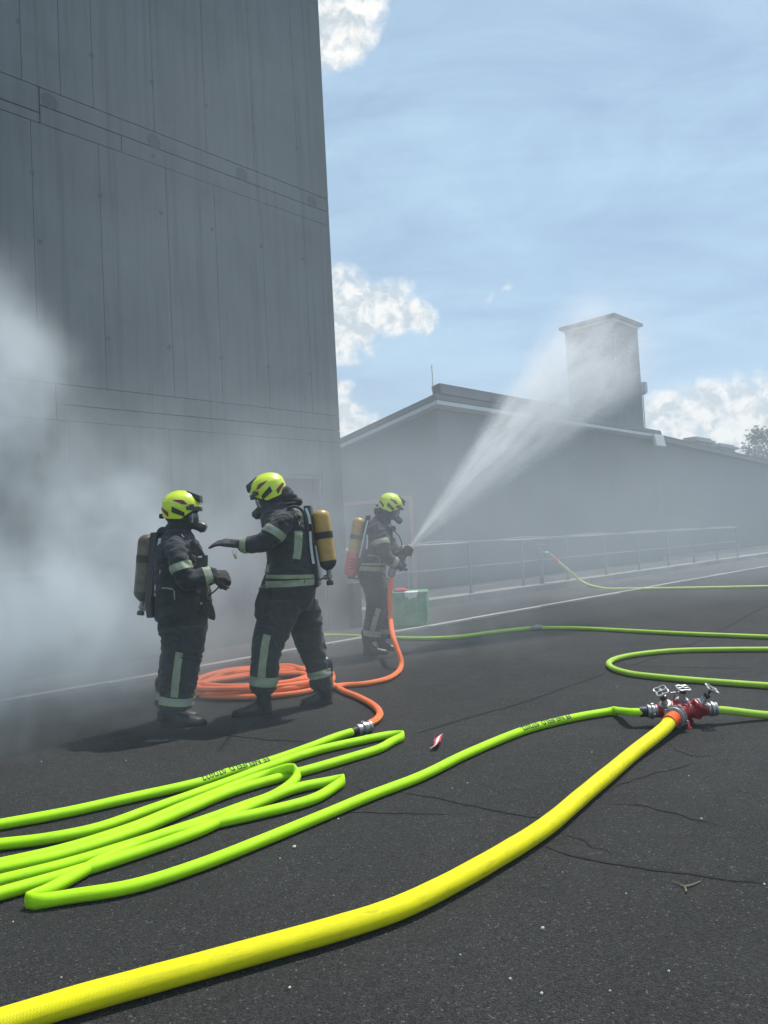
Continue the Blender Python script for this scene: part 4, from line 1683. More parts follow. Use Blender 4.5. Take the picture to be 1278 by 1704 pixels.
class Person:
    def __init__(self, label, bx, by, facing):
        self.P = ground(bx, by)
        self.Y = self.P.y
        self.f = facing
        self.k = self.Y / F_PX
        self.root = empty('person', self.P, label, 'person', 'firefighters in breathing apparatus')
        self.X = V((facing, 0, 0))
        self.g = G()

    def pt(self, x, y, d=0.0):
        return atY(x, y, self.Y + d)

    def ring(self, x, y, half, side, d=0.0, n=26, pw=.86):
        c = self.pt(x, y, d)
        h = half * self.k
        out = []
        for j in range(n):
            a = 2 * PI * j / n
            ca, sa = math.cos(a), math.sin(a)
            out.append(c + V((h * math.copysign(abs(ca) ** pw, ca), side * math.copysign(abs(sa) ** pw, sa), 0)))
        return out

    def stack(self, rings):
        self.g.loft([self.ring(*r) for r in rings])

    def limb(self, pts):
        q = [(self.pt(x, y, d), r) for x, y, d, r in pts]
        for (a, ra), (b, rb) in zip(q, q[1:]):
            self.g.capsule(a, ra, b, rb, 16)

    def finish(self, folds=.014):
        me = remesh(self.g, .0105, 7, 'body')
        bm = bmesh.new()
        bm.from_mesh(me)
        bm.normal_update()
        z0 = self.P.z
        for v in bm.verts:
            p = v.co
            hgt = p.z - z0
            q = V((p.x * 9, p.y * 9, p.z * 17))
            big = noise.noise(V((p.x * 5, p.y * 5, p.z * 6)) + V((self.Y, 1, 2)))
            fold = noise.noise(q + V((big * 2.5, 0, big * 1.5)))
            fold = (1 - abs(fold) * 2.2)
            amp = folds * (1.25 if hgt < .85 else 1.0)
            v.co = p + v.normal * (amp * fold * .75 + folds * .8 * big + .0025 * noise.noise(p * 45))
        bm.to_mesh(me)
        bm.free()
        self.bvh = BVHTree.FromPolygons([v.co.copy() for v in me.vertices], [tuple(p.vertices) for p in me.polygons])
        self.body = link('body', me, M['cloth'], self.root)

    def surf(self, o, d, maxd=.5):
        h = self.bvh.ray_cast(o, d, maxd)[0]
        return h if h is not None else o + d * .08

    def strip(self, name, cols, dirs, lift=.006, mats=('refl_yellow', 'refl_silver', 'refl_yellow'), parent=None):
        """cols: rows of ray origins across the strip; cast along dirs onto the body."""
        m = len(cols[0])
        g = G()
        grid = []
        for r, dr_ in zip(cols, dirs):
            grid.append([self.surf(o, dr_) + dr_ * lift for o in r])
        low = [[p - dr_ * (lift + .006) for p in r] for r, dr_ in zip(grid, dirs)]
        n = len(grid)
        g.v = [p for r in grid for p in r] + [p for r in low for p in r]
        o = n * m
        for i in range(n - 1):
            for j in range(m - 1):
                g.f.append((i * m + j, i * m + j + 1, (i + 1) * m + j + 1, (i + 1) * m + j))
                g.mi.append(min(len(mats) - 1, j * len(mats) // (m - 1)))
            g.f.append((i * m, (i + 1) * m, o + (i + 1) * m, o + i * m)); g.mi.append(0)
            g.f.append((i * m + m - 1, o + i * m + m - 1, o + (i + 1) * m + m - 1, (i + 1) * m + m - 1)); g.mi.append(0)
        for i in (0, n - 1):
            for j in range(m - 1):
                g.f.append((i * m + j, o + i * m + j, o + i * m + j + 1, i * m + j + 1)); g.mi.append(0)
        bm = bmesh.new()
        me = g.mesh(name, True, 50)
        bm.from_mesh(me)
        bmesh.ops.recalc_face_normals(bm, faces=bm.faces[:])
        bm.to_mesh(me)
        bm.free()
        return link(name, me, [M[x] for x in mats], parent or self.root)

    def band(self, A, B, width, a0, a1, n=26, name='reflective_band', **kw):
        """A band round the limb at the middle of A-B; angle 0 is the front, 90 the side towards the viewer."""
        A, B = V(A), V(B)
        ax = (B - A).normalized()
        c = (A + B) / 2
        e1 = (self.X - ax * self.X.dot(ax)).normalized()
        cs = V((0, -1, 0))
        e2 = (cs - ax * cs.dot(ax) - e1 * cs.dot(e1)).normalized()
        cols, dirs = [], []
        for i in range(n + 1):
            a = math.radians(a0 + (a1 - a0) * i / n)
            d = e1 * math.cos(a) + e2 * math.sin(a)
            cols.append([c + ax * width * (q / 6 - .5) for q in range(7)])
            dirs.append(d)
        return self.strip(name, cols, dirs, **kw)

    def stripe(self, pts, width, ang, name='reflective_stripe', **kw):
        """A stripe that runs along the limb PTS on the side ANG."""
        pts = spline(pts, .025)
        cols, dirs = [], []
        for i, p in enumerate(pts):
            t = (pts[min(i + 1, len(pts) - 1)] - pts[max(i - 1, 0)]).normalized()
            e1 = (self.X - t * self.X.dot(t)).normalized()
            cs = V((0, -1, 0))
            e2 = (cs - t * cs.dot(t) - e1 * cs.dot(e1)).normalized()
            a = math.radians(ang)
            d = e1 * math.cos(a) + e2 * math.sin(a)
            lat = t.cross(d).normalized()
            cols.append([p + lat * width * (q / 6 - .5) for q in range(7)])
            dirs.append(d)
        return self.strip(name, cols, dirs, **kw)

    def helm(self, x, y, d, tilt, yaw=0.0, roll=0.0):
        """Helmet and mask, centre at the photo position, nose down by TILT degrees."""
        m = Matrix.Rotation((0 if self.f > 0 else PI) + math.radians(yaw), 4, 'Z') @ Matrix.Rotation(math.radians(tilt), 4, 'Y') @ Matrix.Rotation(math.radians(roll), 4, 'X')
        c = self.pt(x, y, d)
        self.mx = Matrix.Translation(c) @ m
        return self.mx

    def head_shape(self):
        m3 = self.mx.to_3x3()
        self.g.ellipsoid(self.mx @ V((-.008, 0, -.045)), (.110, .098, .125), m3, 22, 14)

    def cord(self, name, px, r, mat, parent=None, seg=8):
        g = G()
        g.tube(spline([self.pt(*p) for p in px], .02), r, seg)
        return g.build(name, M[mat], parent or self.root, True)

    def ribbon(self, name, px, w, mat, parent=None, th=.004, ndir=V((0, -1, 0))):
        """A flat strap that faces the viewer's side."""
        pts = spline([self.pt(*p) for p in px], .03)
        rows = []
        for i, p in enumerate(pts):
            t = (pts[min(i + 1, len(pts) - 1)] - pts[max(i - 1, 0)]).normalized()
            s = t.cross(ndir).normalized()
            u_ = s.cross(t).normalized()
            rows.append([p + s * w / 2 + u_ * th, p - s * w / 2 + u_ * th, p - s * w / 2 - u_ * th, p + s * w / 2 - u_ * th])
        g = G()
        g.loft(rows)
        return g.build(name, M[mat], parent or self.root, True, 40)


def apparatus(ps, label, top, bot, r, mat, valve, plate, white, d0, boot_len=0, strap_at=(.36,)):
    """Breathing apparatus: cylinder, strap bands, valve, back plate and webbing."""
    A, B = ps.pt(*top), ps.pt(*bot)
    root = empty('breathing_apparatus', B, label, 'breathing apparatus', 'breathing sets on the backs of the firefighters')
    ax = (B - A).normalized()
    L = (B - A).length
    prof = [(0, .004), (.004, r * .30), (.012, r * .58), (.026, r * .82), (.046, r * .96), (.066, r)] + [(.066 + (L - .15) * i / 6, r) for i in range(1, 7)] + [(L - .062, r * .985), (L - .036, r * .86), (L - .016, r * .62), (L - .004, r * .36), (L, .03)]
    g = G()
    g.lathe(prof, A, ax, 32)
    cyl = g.build('cylinder', M[mat], root, True, 60)
    for s in strap_at:
        g = G()
        g.lathe([(-.028, r * .99), (-.028, r * 1.035), (.028, r * 1.035), (.028, r * .99)], A + ax * L * s, ax, 32)
        e = ps.X.cross(ax).normalized()
        g.box(A + ax * L * s - V((0, r * 1.03, 0)), (.05, .016, .045))
        g.build('strap_band', M['black'], cyl, True, 35)
    if boot_len:
        g = G()
        pr = [(L - boot_len, r * 1.03), (L - boot_len, r * 1.09), (L - boot_len * .5, r * 1.12), (L - .05, r * 1.10), (L - .02, r * .98), (L + .010, r * .72), (L + .014, r * .2)]
        g.lathe(pr, A, ax, 30)
        bt = g.build('red_protective_cap', M['red_boot'], cyl, True, 60)
        for i in range(4):
            g = G()
            c = A + ax * (L - boot_len * (.70 - .13 * i))
            g.box(c - V((0, r * 1.105, 0)), (r * .75, .006, .012), Matrix.Rotation(.12, 3, 'Y'))
            g.build('slot', M['black'], bt)
    else:
        g = G()
        g.lathe([(L - .075, r * 1.012), (L - .060, r * 1.01), (L - .036, r * .885), (L - .016, r * .65), (L - .002, r * .40), (L + .002, .032)], A, ax, 32)
        g.build('end_cap', M['black'], cyl, True, 60)
    # valve below the cylinder
    v0, v1 = B, ps.pt(*valve)
    va = (v1 - v0).normalized()
    vl = (v1 - v0).length
    g = G()
    g.lathe([(-.01, .018), (vl * .30, .018), (vl * .32, .024), (vl * .55, .024), (vl * .57, .014), (vl * .70, .014)], v0, va, 16)
    ln = ps.pt(valve[0] + 18 * ps.f, (valve[1] + bot[1]) / 2 + 3, valve[2])
    mid = v0 + va * vl * .42
    g.tube([mid, mid.lerp(ln, .55), ln], [.013, .011, .013], 10)
    g.lathe([(-.012, .021), (.012, .021)], mid.lerp(ln, .35), (ln - mid), 12)
    vv = g.build('valve', M['alu_dark'], root, True, 40)
    g = G()
    g.lathe([(vl * .68, .020), (vl * .70, .027), (vl * .92, .030), (vl * .98, .027), (vl, .018)], v0, va, 14)
    g.build('valve_knob', M['black_plastic'], vv, True, 40)
    # back plate as a slightly curved board
    rows = []
    for x, y, hw in plate:
        c = ps.pt(x, y, d0)
        rows.append([c + V((-.030, -hw * .8, 0)), c + V((.030, -hw, 0)), c + V((.030, hw, 0)), c + V((-.030, hw * .8, 0))])
    g = G()
    g.loft(rows)
    g.build('back_plate', M['black_plastic'], root, bevel=.008)
    for w in white:
        ps.ribbon('webbing', w, .020, 'strap_white', root)
    return root


# ---------------------------------------------------------------- firefighter at the left
p = Person('firefighter facing right with dirty cylinder, hands together before the belly', 303, 1203, 1)
p.helm(301.5, 843, 0, 4)
p.head_shape()
p.stack([(297, 868, 17, .085), (297, 882, 19, .10), (296, 892, 24, .13), (296, 902, 31, .185), (297, 914, 35, .222), (299, 932, 37, .226), (301, 958, 41, .215), (304, 982, 43.5, .212), (306, 1006, 44, .212), (304, 1024, 43, .205), (303, 1030, 40, .19)])
p.stack([(304, 1010, 36, .17), (305, 1035, 37.5, .185), (305, 1052, 36, .175), (305, 1060, 30, .15)])
p.stack([(306, 1045, 34, .10, -.10), (305, 1070, 32.5, .105, -.10), (302, 1100, 30.5, .10, -.10), (298, 1130, 28, .092, -.10), (295, 1158, 26, .09, -.10), (294, 1174, 26.5, .095, -.10), (293, 1180, 24, .09, -.10)])
p.stack([(304, 1045, 34, .10, .11), (303, 1070, 32, .105, .11), (299, 1100, 30, .10, .11), (293, 1130, 27, .092, .11), (288, 1155, 25, .09, .11), (286, 1168, 25.5, .095, .11), (286, 1174, 23, .09, .11)])
# near (right) arm, then the far one
p.limb([(291, 908, -.17, .070), (296, 925, -.24, .074), (303, 948, -.27, .072), (312, 966, -.27, .066), (328, 964, -.25, .064), (344, 958, -.22, .062), (351, 957, -.205, .058)])
p.limb([(296, 906, .17, .070), (304, 930, .23, .072), (315, 958, .25, .066), (335, 966, .20, .062), (352, 962, .12, .056)])
# collar flap at the nape and jacket skirt
p.limb([(270, 885, 0, .035), (285, 892, 0, .06)])
p.finish()
hm = helmet(p.mx, p.root)
mask(p.mx, p.root)
A_, B_ = p.pt(300, 934, -.26), p.pt(306, 953, -.27)
p.band(A_, B_, .060, -30, 200)
A_, B_ = p.pt(341, 960, -.225), p.pt(349, 958, -.21)
p.band(A_, B_, .058, 0, 360, 34)
legc = [(304, 1082, -.10), (301, 1105, -.10), (298, 1130, -.10), (295, 1156, -.10)]
p.stripe([p.pt(*q) for q in legc], .056, 88)
p.band(p.pt(294.5, 1158, -.10), p.pt(293.5, 1171, -.10), .055, -60, 240, name='ankle_band')
p.band(p.pt(288, 1152, .11), p.pt(286, 1165, .11), .055, 60, 240, name='ankle_band')
boot(p.root, p.pt(268.5, 1206, -.10), p.pt(342.5, 1206, -.10))
boot(p.root, p.pt(263, 1198, .12), p.pt(330, 1198, .12))
hand(p.root, p.pt(353, 957, -.20), V((.95, .28, -.08)), V((.05, -.75, .66)), 1, (.75, .85, .9, .95), 1.08, thumb_out=.55)
hand(p.root, p.pt(353, 962, .11), V((.92, -.35, -.05)), V((.1, .8, .6)), -1, (.8, .85, .9, .9), 1.06, thumb_out=.5)
# collar edge, zip edge, radio, pockets, lanyard, hanging straps
p.cord('collar_edge', [(302, 889, -.12), (307, 895, -.12), (314, 900, -.10), (320, 899, -.06)], .005, 'strap_white')
p.ribbon('chest_strap', [(318, 901, -.13), (327, 911, -.14), (335, 921, -.14), (340, 930, -.13)], .035, 'black', th=.006)
g = G()
rc = p.pt(337, 933, -.13)
g.box(rc, (.075, .05, .088), Matrix.Rotation(.06, 3, 'Y'))
rad = g.build('radio', M['black_plastic'], p.root, bevel=.008)
g = G()
g.box(rc + V((-.012, -.027, .030)), (.030, .006, .012))
g.build('radio_label', M['white_line'], rad, bevel=.002)
g = G()
g.tube([rc + V((-.02, 0, .04)), rc + V((-.03, .01, .13))], .006, 8)
g.build('antenna', M['black'], rad, True)
p.stripe([p.pt(276, 978, -.1), p.pt(285, 978, -.1), p.pt(296, 980, -.1)], .010, 88, 'pocket_piping', mats=('refl_silver',))
p.stripe([p.pt(296.5, 981, -.1), p.pt(296.5, 987, -.1), p.pt(296.5, 996, -.1)], .010, 88, 'pocket_piping', mats=('refl_silver',))
p.cord('lanyard', [(347, 990, -.12), (353, 987, -.16), (361, 980, -.19), (369, 971, -.20), (374, 962, -.19)], .006, 'black')
p.ribbon('hanging_strap', [(344, 1000, -.14), (350, 1012, -.14), (353, 1026, -.14), (352, 1030, -.13)], .05, 'black', th=.008)
p.ribbon('hanging_strap', [(338, 1008, -.15), (343, 1020, -.15), (343, 1030, -.14)], .02, 'black')
g = G()
g.lathe([(-.004, .009), (.004, .009)], p.pt(335, 1004, -.215), V((0, -1, 0)), 12)
g.build('buckle', M['alu'], p.root, True)
apparatus(p, 'sooty ochre breathing cylinder with black strap on the back of the left firefighter', (246.5, 889, -.02), (237.5, 1000, -.02), .072, 'cyl_dirty', (233.5, 1024, -.03),
          [(261, 886, .09), (259, 920, .12), (257, 960, .13), (255, 1000, .15), (257, 1026, .13)],
          [[(266, 896, -.13), (263, 920, -.15), (261, 950, -.15), (259, 992, -.14)], [(268, 930, -.19), (268, 950, -.20), (269, 962, -.20), (276, 966, -.20)]], 0.0, 0, (.37,))
fL = p

# ---------------------------------------------------------------- firefighter in the middle
p = Person('tall firefighter facing left, stepping forward with one arm stretched out', 478, 1181, -1)
p.helm(445.5, 813, 0, 21)
p.head_shape()
p.stack([(455, 838, 19, .085), (461, 848, 25, .105), (468, 856, 33, .15), (473, 866, 37, .205), (476, 880, 37, .226), (479, 900, 37, .226), (482, 922, 36, .215), (485, 942, 38.5, .212), (487, 960, 41, .215), (487.5, 974, 41.5, .21), (487, 980, 39, .20)])
p.limb([(470, 822, 0, .07), (482, 829, 0, .055), (497, 836, 0, .035)])
p.stack([(487, 962, 36, .18), (487, 985, 38, .19), (486, 1002, 36, .175), (485, 1014, 28, .13)])
p.stack([(473, 1000, 31, .105, -.10), (464, 1025, 32, .11, -.10), (454, 1050, 29, .105, -.11), (446, 1074, 25, .10, -.12), (442, 1100, 21.5, .092, -.12), (440, 1125, 20, .09, -.12), (438.5, 1142, 20, .092, -.12), (438, 1152, 18.5, .088, -.12)])
p.stack([(500, 1000, 30, .105, .11), (505, 1025, 29, .11, .12), (511, 1050, 26, .105, .13), (518, 1076, 23, .10, .14), (525, 1100, 20, .092, .14), (531, 1122, 19, .09, .14), (534, 1140, 18.5, .09, .14), (535, 1147, 17, .085, .14)])
p.limb([(481, 862, -.17, .074), (470, 872, -.23, .078), (455, 889, -.27, .076), (441, 901, -.28, .074), (426, 905, -.27, .066), (412, 907, -.26, .058), (404, 907, -.255, .050)])
p.limb([(478, 862, .17, .074), (472, 890, .24, .074), (466, 918, .26, .068), (458, 938, .22, .060), (452, 952, .17, .052)])
p.limb([(440, 985, -.10, .05), (436, 1005, -.13, .055), (436, 1022, -.13, .05)])          # pouch at the hip
p.finish()
helmet(p.mx, p.root)
mask(p.mx, p.root)
p.band(p.pt(460, 881, -.255), p.pt(452, 893, -.272), .062, -20, 200)
p.band(p.pt(409, 907, -.257), p.pt(403.5, 907, -.255), .05, 0, 360, 34)
p.stripe([p.pt(500, 884, 0), p.pt(500, 900, 0), p.pt(499, 915, 0), p.pt(497, 929, 0)], .060, 92)
p.band(p.pt(463, 938, -.02), p.pt(463.5, 951, -.02), .062, 22, 66, 12, name='pocket_band')
p.band(p.pt(486, 955, 0), p.pt(486, 961, 0), .030, 20, 195, 30, name='hem_band', mats=('refl_yellow',))
p.band(p.pt(486.5, 964, 0), p.pt(487, 974, 0), .050, 15, 200, 30, name='hem_band')
p.stripe([p.pt(449, 1056, -.11), p.pt(444, 1080, -.12), p.pt(441, 1104, -.12), p.pt(439, 1126, -.12)], .060, 88)
p.band(p.pt(440, 1124, -.12), p.pt(438.5, 1140, -.12), .072, -60, 240, name='ankle_band')
p.band(p.pt(530, 1112, .14), p.pt(533.5, 1128, .14), .06, 30, 260, name='ankle_band')
boot(p.root, p.pt(453, 1188, -.12), p.pt(387, 1188, -.14), 0, .33)
boot(p.root, p.pt(553, 1172, .15), p.pt(501, 1172, .15), 0, .33)
# flat outstretched hand, palm down
hand(p.root, p.pt(394, 905, -.255), V((-1, .03, .16)), V((.1, -.42, .90)), 1, (.34, .30, .26, .22), 1.18, thumb_out=.42, spread=.05)
hand(p.root, p.pt(450, 955, .16), V((-.35, -.1, -.9)), V((.1, .9, .2)), 1, (.4, .45, .5, .5), 1.06)
# key tag hanging from the cuff
p.cord('cuff_ring', [(389, 915, -.27), (386, 919, -.28), (389, 923, -.29), (393, 922, -.28), (394, 917, -.27)], .0022, 'alu', None, 6)
g = G()
kc = p.pt(391.5, 926.5, -.28)
g.box(kc, (.020, .006, .038), Matrix.Rotation(-.45, 3, 'Y'))
g.build('cuff_tag', M['brass'], p.root, bevel=.003)
# lettering between the shoulders
for txt, x, y, h in (('STA', 498, 863, .046), ('F', 501.5, 874, .056)):
    cu = bpy.data.curves.new('print', 'FONT')
    cu.body = txt
    cu.size = h
    o = bpy.data.objects.new('print', cu)
    col.objects.link(o)
    me = bpy.data.meshes.new_from_object(o.evaluated_get(bpy.context.evaluated_depsgraph_get()))
    bpy.data.objects.remove(o)
    rot = Matrix.Rotation(-.22, 3, 'Y')
    o0 = p.pt(x, y, 0)
    for v in me.vertices:
        q = o0 + rot @ V((v.co.x, 0, v.co.y))
        s_ = p.surf(V((q.x, q.y - .7, q.z)), V((0, 1, 0)), 1.0)
        v.co = V((q.x, s_.y - .006, q.z))
    link('back_print', me, M['refl_yellow'], p.root)
p.cord('shoulder_strap', [(478, 846, -.20), (492, 843, -.19), (503, 850, -.18), (509, 864, -.17), (513, 885, -.16)], .012, 'black')
p.cord('collar_edge', [(466, 838, -.10), (478, 838, -.10), (490, 836, -.06), (500, 838, 0)], .006, 'black')
apparatus(p, 'ochre breathing cylinder with black strap on the back of the middle firefighter', (532.5, 848, -.02), (547, 948, -.02), .0735, 'cyl_yellow', (549.5, 974, -.03),
          [(512, 842, .08), (516, 870, .12), (520, 905, .13), (525, 945, .15), (526, 976, .13)],
          [[(509, 846, -.15), (513, 856, -.16), (516, 872, -.16)], [(516, 884, -.16), (517, 900, -.16), (519, 920, -.16), (522, 938, -.155)], [(524, 908, -.11), (528, 930, -.11), (532, 948, -.10), (535, 962, -.10)]], 0.0, 0, (.43,))
fM = p

# ---------------------------------------------------------------- firefighter with the nozzle
p = Person('firefighter farther back with bowed head, spraying water from a nozzle', 622, 1087, 1)
p.helm(651, 838, 0, 24)
p.head_shape()
p.stack([(642, 850, 11, .085), (637, 860, 14, .105), (632, 868, 17, .15), (630, 876, 19, .205), (628.5, 890, 20.5, .226), (627, 906, 21, .222), (624, 922, 21.5, .212), (621, 936, 22, .212), (618, 947, 23, .21), (617, 953, 22, .20)])
p.stack([(618, 940, 21, .18), (619, 955, 22.5, .19), (621, 968, 21.5, .18), (622, 976, 18, .15)])
p.stack([(620, 962, 18.5, .105, -.10), (624, 980, 18, .11, -.11), (627, 1000, 16, .105, -.12), (625, 1020, 15, .098, -.12), (621, 1040, 14.5, .092, -.12), (618, 1056, 14.5, .092, -.12), (617, 1066, 13.5, .088, -.12)])
p.stack([(626, 962, 18, .105, .12), (632, 982, 16, .105, .13), (637, 1004, 14.5, .10, .15), (640, 1028, 13.5, .095, .16), (641, 1050, 13, .09, .16), (641, 1062, 12.5, .085, .16)])
p.limb([(631, 880, -.17, .076), (634, 892, -.23, .078), (637, 906, -.27, .077), (640, 920, -.27, .074), (648, 931, -.25, .066), (657, 937, -.22, .058), (660, 939, -.20, .052)])
p.limb([(636, 879, .17, .075), (645, 895, .24, .075), (652, 910, .24, .070), (660, 917, .15, .060), (666, 919, .07, .052)])
p.limb([(627, 850, 0, .035), (633, 854, 0, .07)])
p.finish()
helmet(p.mx, p.root)
mask(p.mx, p.root)
p.band(p.pt(636, 896, -.25), p.pt(638, 907, -.265), .062, -30, 200)
p.band(p.pt(652, 934, -.235), p.pt(658, 938, -.215), .058, 0, 360, 34)
p.band(p.pt(620, 936, 0), p.pt(620, 940, 0), .026, 30, 190, 28, name='hem_band', mats=('refl_yellow',))
p.band(p.pt(619, 942, 0), p.pt(618.5, 950, 0), .052, 30, 190, 28, name='hem_band')
p.stripe([p.pt(629, 1011, -.12), p.pt(625, 1024, -.12), p.pt(622, 1036, -.12), p.pt(619, 1048, -.12)], .060, 86)
p.band(p.pt(619, 1049, -.12), p.pt(618, 1058, -.12), .066, -60, 240, name='ankle_band')
p.band(p.pt(641, 1046, .16), p.pt(641, 1054, .16), .06, -40, 200, name='ankle_band')
boot(p.root, p.pt(605, 1089, -.12), p.pt(646, 1089, -.14), 0, .26)
boot(p.root, p.pt(629, 1081, .16), p.pt(661, 1081, .14), 0, .26)
# nozzle: hose tail, valve body, grip and bumper
n0, n1 = p.pt(651, 953, -.19), p.pt(682, 912, -.02)
nz = empty('nozzle', n0, 'black spray nozzle in the gloved hands of the firefighter farther back', 'nozzle')
na = (n1 - n0).normalized()
nl = (n1 - n0).length
g = G()
g.lathe([(-.03, .033), (.0, .045), (.05, .047), (.055, .036), (.08, .036), (.085, .048), (.11, .048), (.115, .034)], n0 - UPZ * .015, (na + UPZ * .9).normalized(), 20)
g.build('coupling', M['alu_dark'], nz, True, 35)
g = G()
g.lathe([(.05, .028), (nl * .42, .030), (nl * .44, .040), (nl * .62, .042), (nl * .64, .033), (nl * .74, .034), (nl * .76, .046), (nl * .88, .050), (nl * .90, .054), (nl * .98, .056), (nl * 1.0, .050), (nl * .97, .030)], n0, na, 24)
g.build('barrel', M['black_plastic'], nz, True, 35)
g = G()
for i in range(12):
    a = 2 * PI * i / 12
    e1 = na.orthogonal().normalized()
    e2 = na.cross(e1)
    q = n0 + na * nl * .94 + (e1 * math.cos(a) + e2 * math.sin(a)) * .056
    g.capsule(q - na * .012, .006, q + na * .014, .006, 6)
gr_ = remesh(g, .004, 0, 'bumper')
o_ = link('bumper', gr_, M['black'], nz)
o_['kind'] = 'stuff'
bc = n0 + na * nl * .55
g = G()
arc = [bc + V((0, s_ * .048, 0)) for s_ in (1,)] + [bc + V((-.05, .05, .075)), bc + V((-.06, 0, .095)), bc + V((-.05, -.05, .075)), bc + V((0, -.048, 0))]
g.tube(spline(arc, .015), .009, 8)
g.build('bail_handle', M['black_plastic'], nz, True)
g = G()
g.capsule(bc - UPZ * .03, .020, bc + V((-.02, 0, -.13)), .017, 12)
g.build('pistol_grip', M['black_plastic'], nz, True)
hand(p.root, bc + V((-.085, -.055, -.075)), V((.75, .28, .30)), V((-.1, -.9, .35)), 1, (.85, .9, .95, 1.0), 1.14, thumb_out=.6)
ff = n0 + na * nl * .76
hand(p.root, ff + V((-.085, .035, .012)), V((.8, -.15, .35)), V((-.25, .35, .85)), -1, (.75, .8, .85, .9), 1.12, thumb_out=.6)
# gauge hose loop on the chest
p.cord('gauge_hose', [(652, 880, -.10), (656, 884, -.12), (663, 891, -.14), (668, 901, -.15), (668.5, 908, -.15), (665, 913, -.15), (660, 911, -.15), (656, 905, -.15)], .0075, 'black')
p.cord('lung_hose', [(651, 874, -.08), (652, 884, -.10), (652, 896, -.12), (653, 903, -.13)], .010, 'black')
g = G()
g.lathe([(-.02, .03), (.02, .034), (.03, .028)], p.pt(654, 880, -.12), V((.3, -1, .1)), 18)
g.lathe([(-.016, .026), (.016, .030), (.022, .024)], p.pt(654, 899, -.14), V((.5, -1, .1)), 18)
g.build('gauge', M['black_plastic'], p.root, True, 40)
p.cord('collar_edge', [(645, 871, -.10), (648, 875, -.10), (651, 876, -.08)], .007, 'strap_white')
p.stripe([p.pt(612, 924, -.1), p.pt(622, 925, -.1), p.pt(631, 927.5, -.1)], .014, 88, 'pocket_piping', mats=('refl_silver',))
p.stripe([p.pt(631.5, 928, -.1), p.pt(631.5, 932, -.1), p.pt(631.5, 937, -.1)], .014, 88, 'pocket_piping', mats=('refl_silver',))
p.cord('hanging_strap', [(644, 966, -.14), (645, 972, -.15), (644, 978, -.14)], .006, 'strap_white')
apparatus(p, 'ochre breathing cylinder with red lower cap on the back of the spraying firefighter', (598.5, 861, -.02), (583, 958, -.02), .074, 'cyl_yellow', (581, 963, -.02),
          [(613, 858, .08), (609, 885, .12), (604, 915, .13), (599, 945, .15), (600, 962, .13)],
          [[(612, 866, -.15), (608, 882, -.17), (603, 905, -.17), (598, 928, -.16)], [(611, 890, -.20), (611, 903, -.21), (610, 914, -.21)]], 0.0, .28, (.34,))
fR = p

# ================================================================== water, smoke and haze
def volume_mat(name):
    m = bpy.data.materials.new(name)
    m.use_nodes = True
    k = NT(m.node_tree)
    out = k.n('ShaderNodeOutputMaterial')
    v = k.n('ShaderNodeVolumePrincipled')
    k.l(v.outputs[0], out.inputs['Volume'])
    return m, k, v


# ---- spray cone from the nozzle
tipn = n1 + na * .0
s_end = atY(1030, 548, fR.Y + 3.6)
s_ax = (s_end - tipn).normalized()
s_len = (s_end - tipn).length * 1.22
TAN = math.tan(math.radians(10.3))
q_rot = s_ax.to_track_quat('Z', 'Y')
g = G()
R0, R1 = .03, s_len * TAN * 1.22
rings = []
for i in range(9):
    t = i / 8
    r = R0 + (R1 - R0) * t
    rings.append([V((r * math.cos(2 * PI * j / 24), r * math.sin(2 * PI * j / 24), s_len * t)) for j in range(24)])
g.loft(rings)
m, k, v = volume_mat('spray_mist')
tc = k.n('ShaderNodeTexCoord').outputs['Object']
sep = k.n('ShaderNodeSeparateXYZ')
k.l(tc, sep.inputs[0])
zz = k.math('MAXIMUM', sep.outputs[2], .02)
rad = k.math('SQRT', k.math('ADD', k.math('POWER', sep.outputs[0], 2), k.math('POWER', sep.outputs[1], 2)))
rr = k.math('DIVIDE', rad, k.math('ADD', k.math('MULTIPLY', zz, TAN), .025))
ang = k.n('ShaderNodeCombineXYZ')
k.l(k.math('DIVIDE', sep.outputs[0], k.math('ADD', zz, .3)), ang.inputs[0])
k.l(k.math('DIVIDE', sep.outputs[1], k.math('ADD', zz, .3)), ang.inputs[1])
k.l(k.math('MULTIPLY', zz, .06), ang.inputs[2])
streak = k.noise(ang.outputs[0], 26, 4, .6)
cloud = k.noise(tc, 1.6, 4, .6, .4)
edge = k.ramp(rr, 1.12, .45, 0, 1, True)
fall = k.math('DIVIDE', 1.0, k.math('ADD', k.math('MULTIPLY', zz, .70), .25))
fade = k.ramp(sep.outputs[2], s_len * .92, s_len * .55, 0, 1, True)
dn = k.math('MULTIPLY', k.math('MULTIPLY', edge, fall), k.math('MULTIPLY', fade, k.ramp(streak, .36, .62, .15, 1.75)))
dn = k.math('MULTIPLY', dn, k.ramp(cloud, .30, .65, .55, 1.25))
SPRAY = 3.0
k.l(k.math('MULTIPLY', dn, SPRAY), v.inputs['Density'])
v.inputs['Color'].default_value = (.98, .98, .98, 1)
v.inputs['Anisotropy'].default_value = .35
m.cycles.volume_sampling = 'MULTIPLE_IMPORTANCE' if hasattr(m, 'cycles') else 'DISTANCE'
sp = bpy.data.objects.new('water_spray', g.mesh('water_spray'))
col.objects.link(sp)
sp.data.materials.append(m)
sp.location = tipn
sp.rotation_euler = q_rot.to_euler()
tag(sp, 'widening white cone of water spray rising from the nozzle to the upper right', 'water', None, 'stuff')
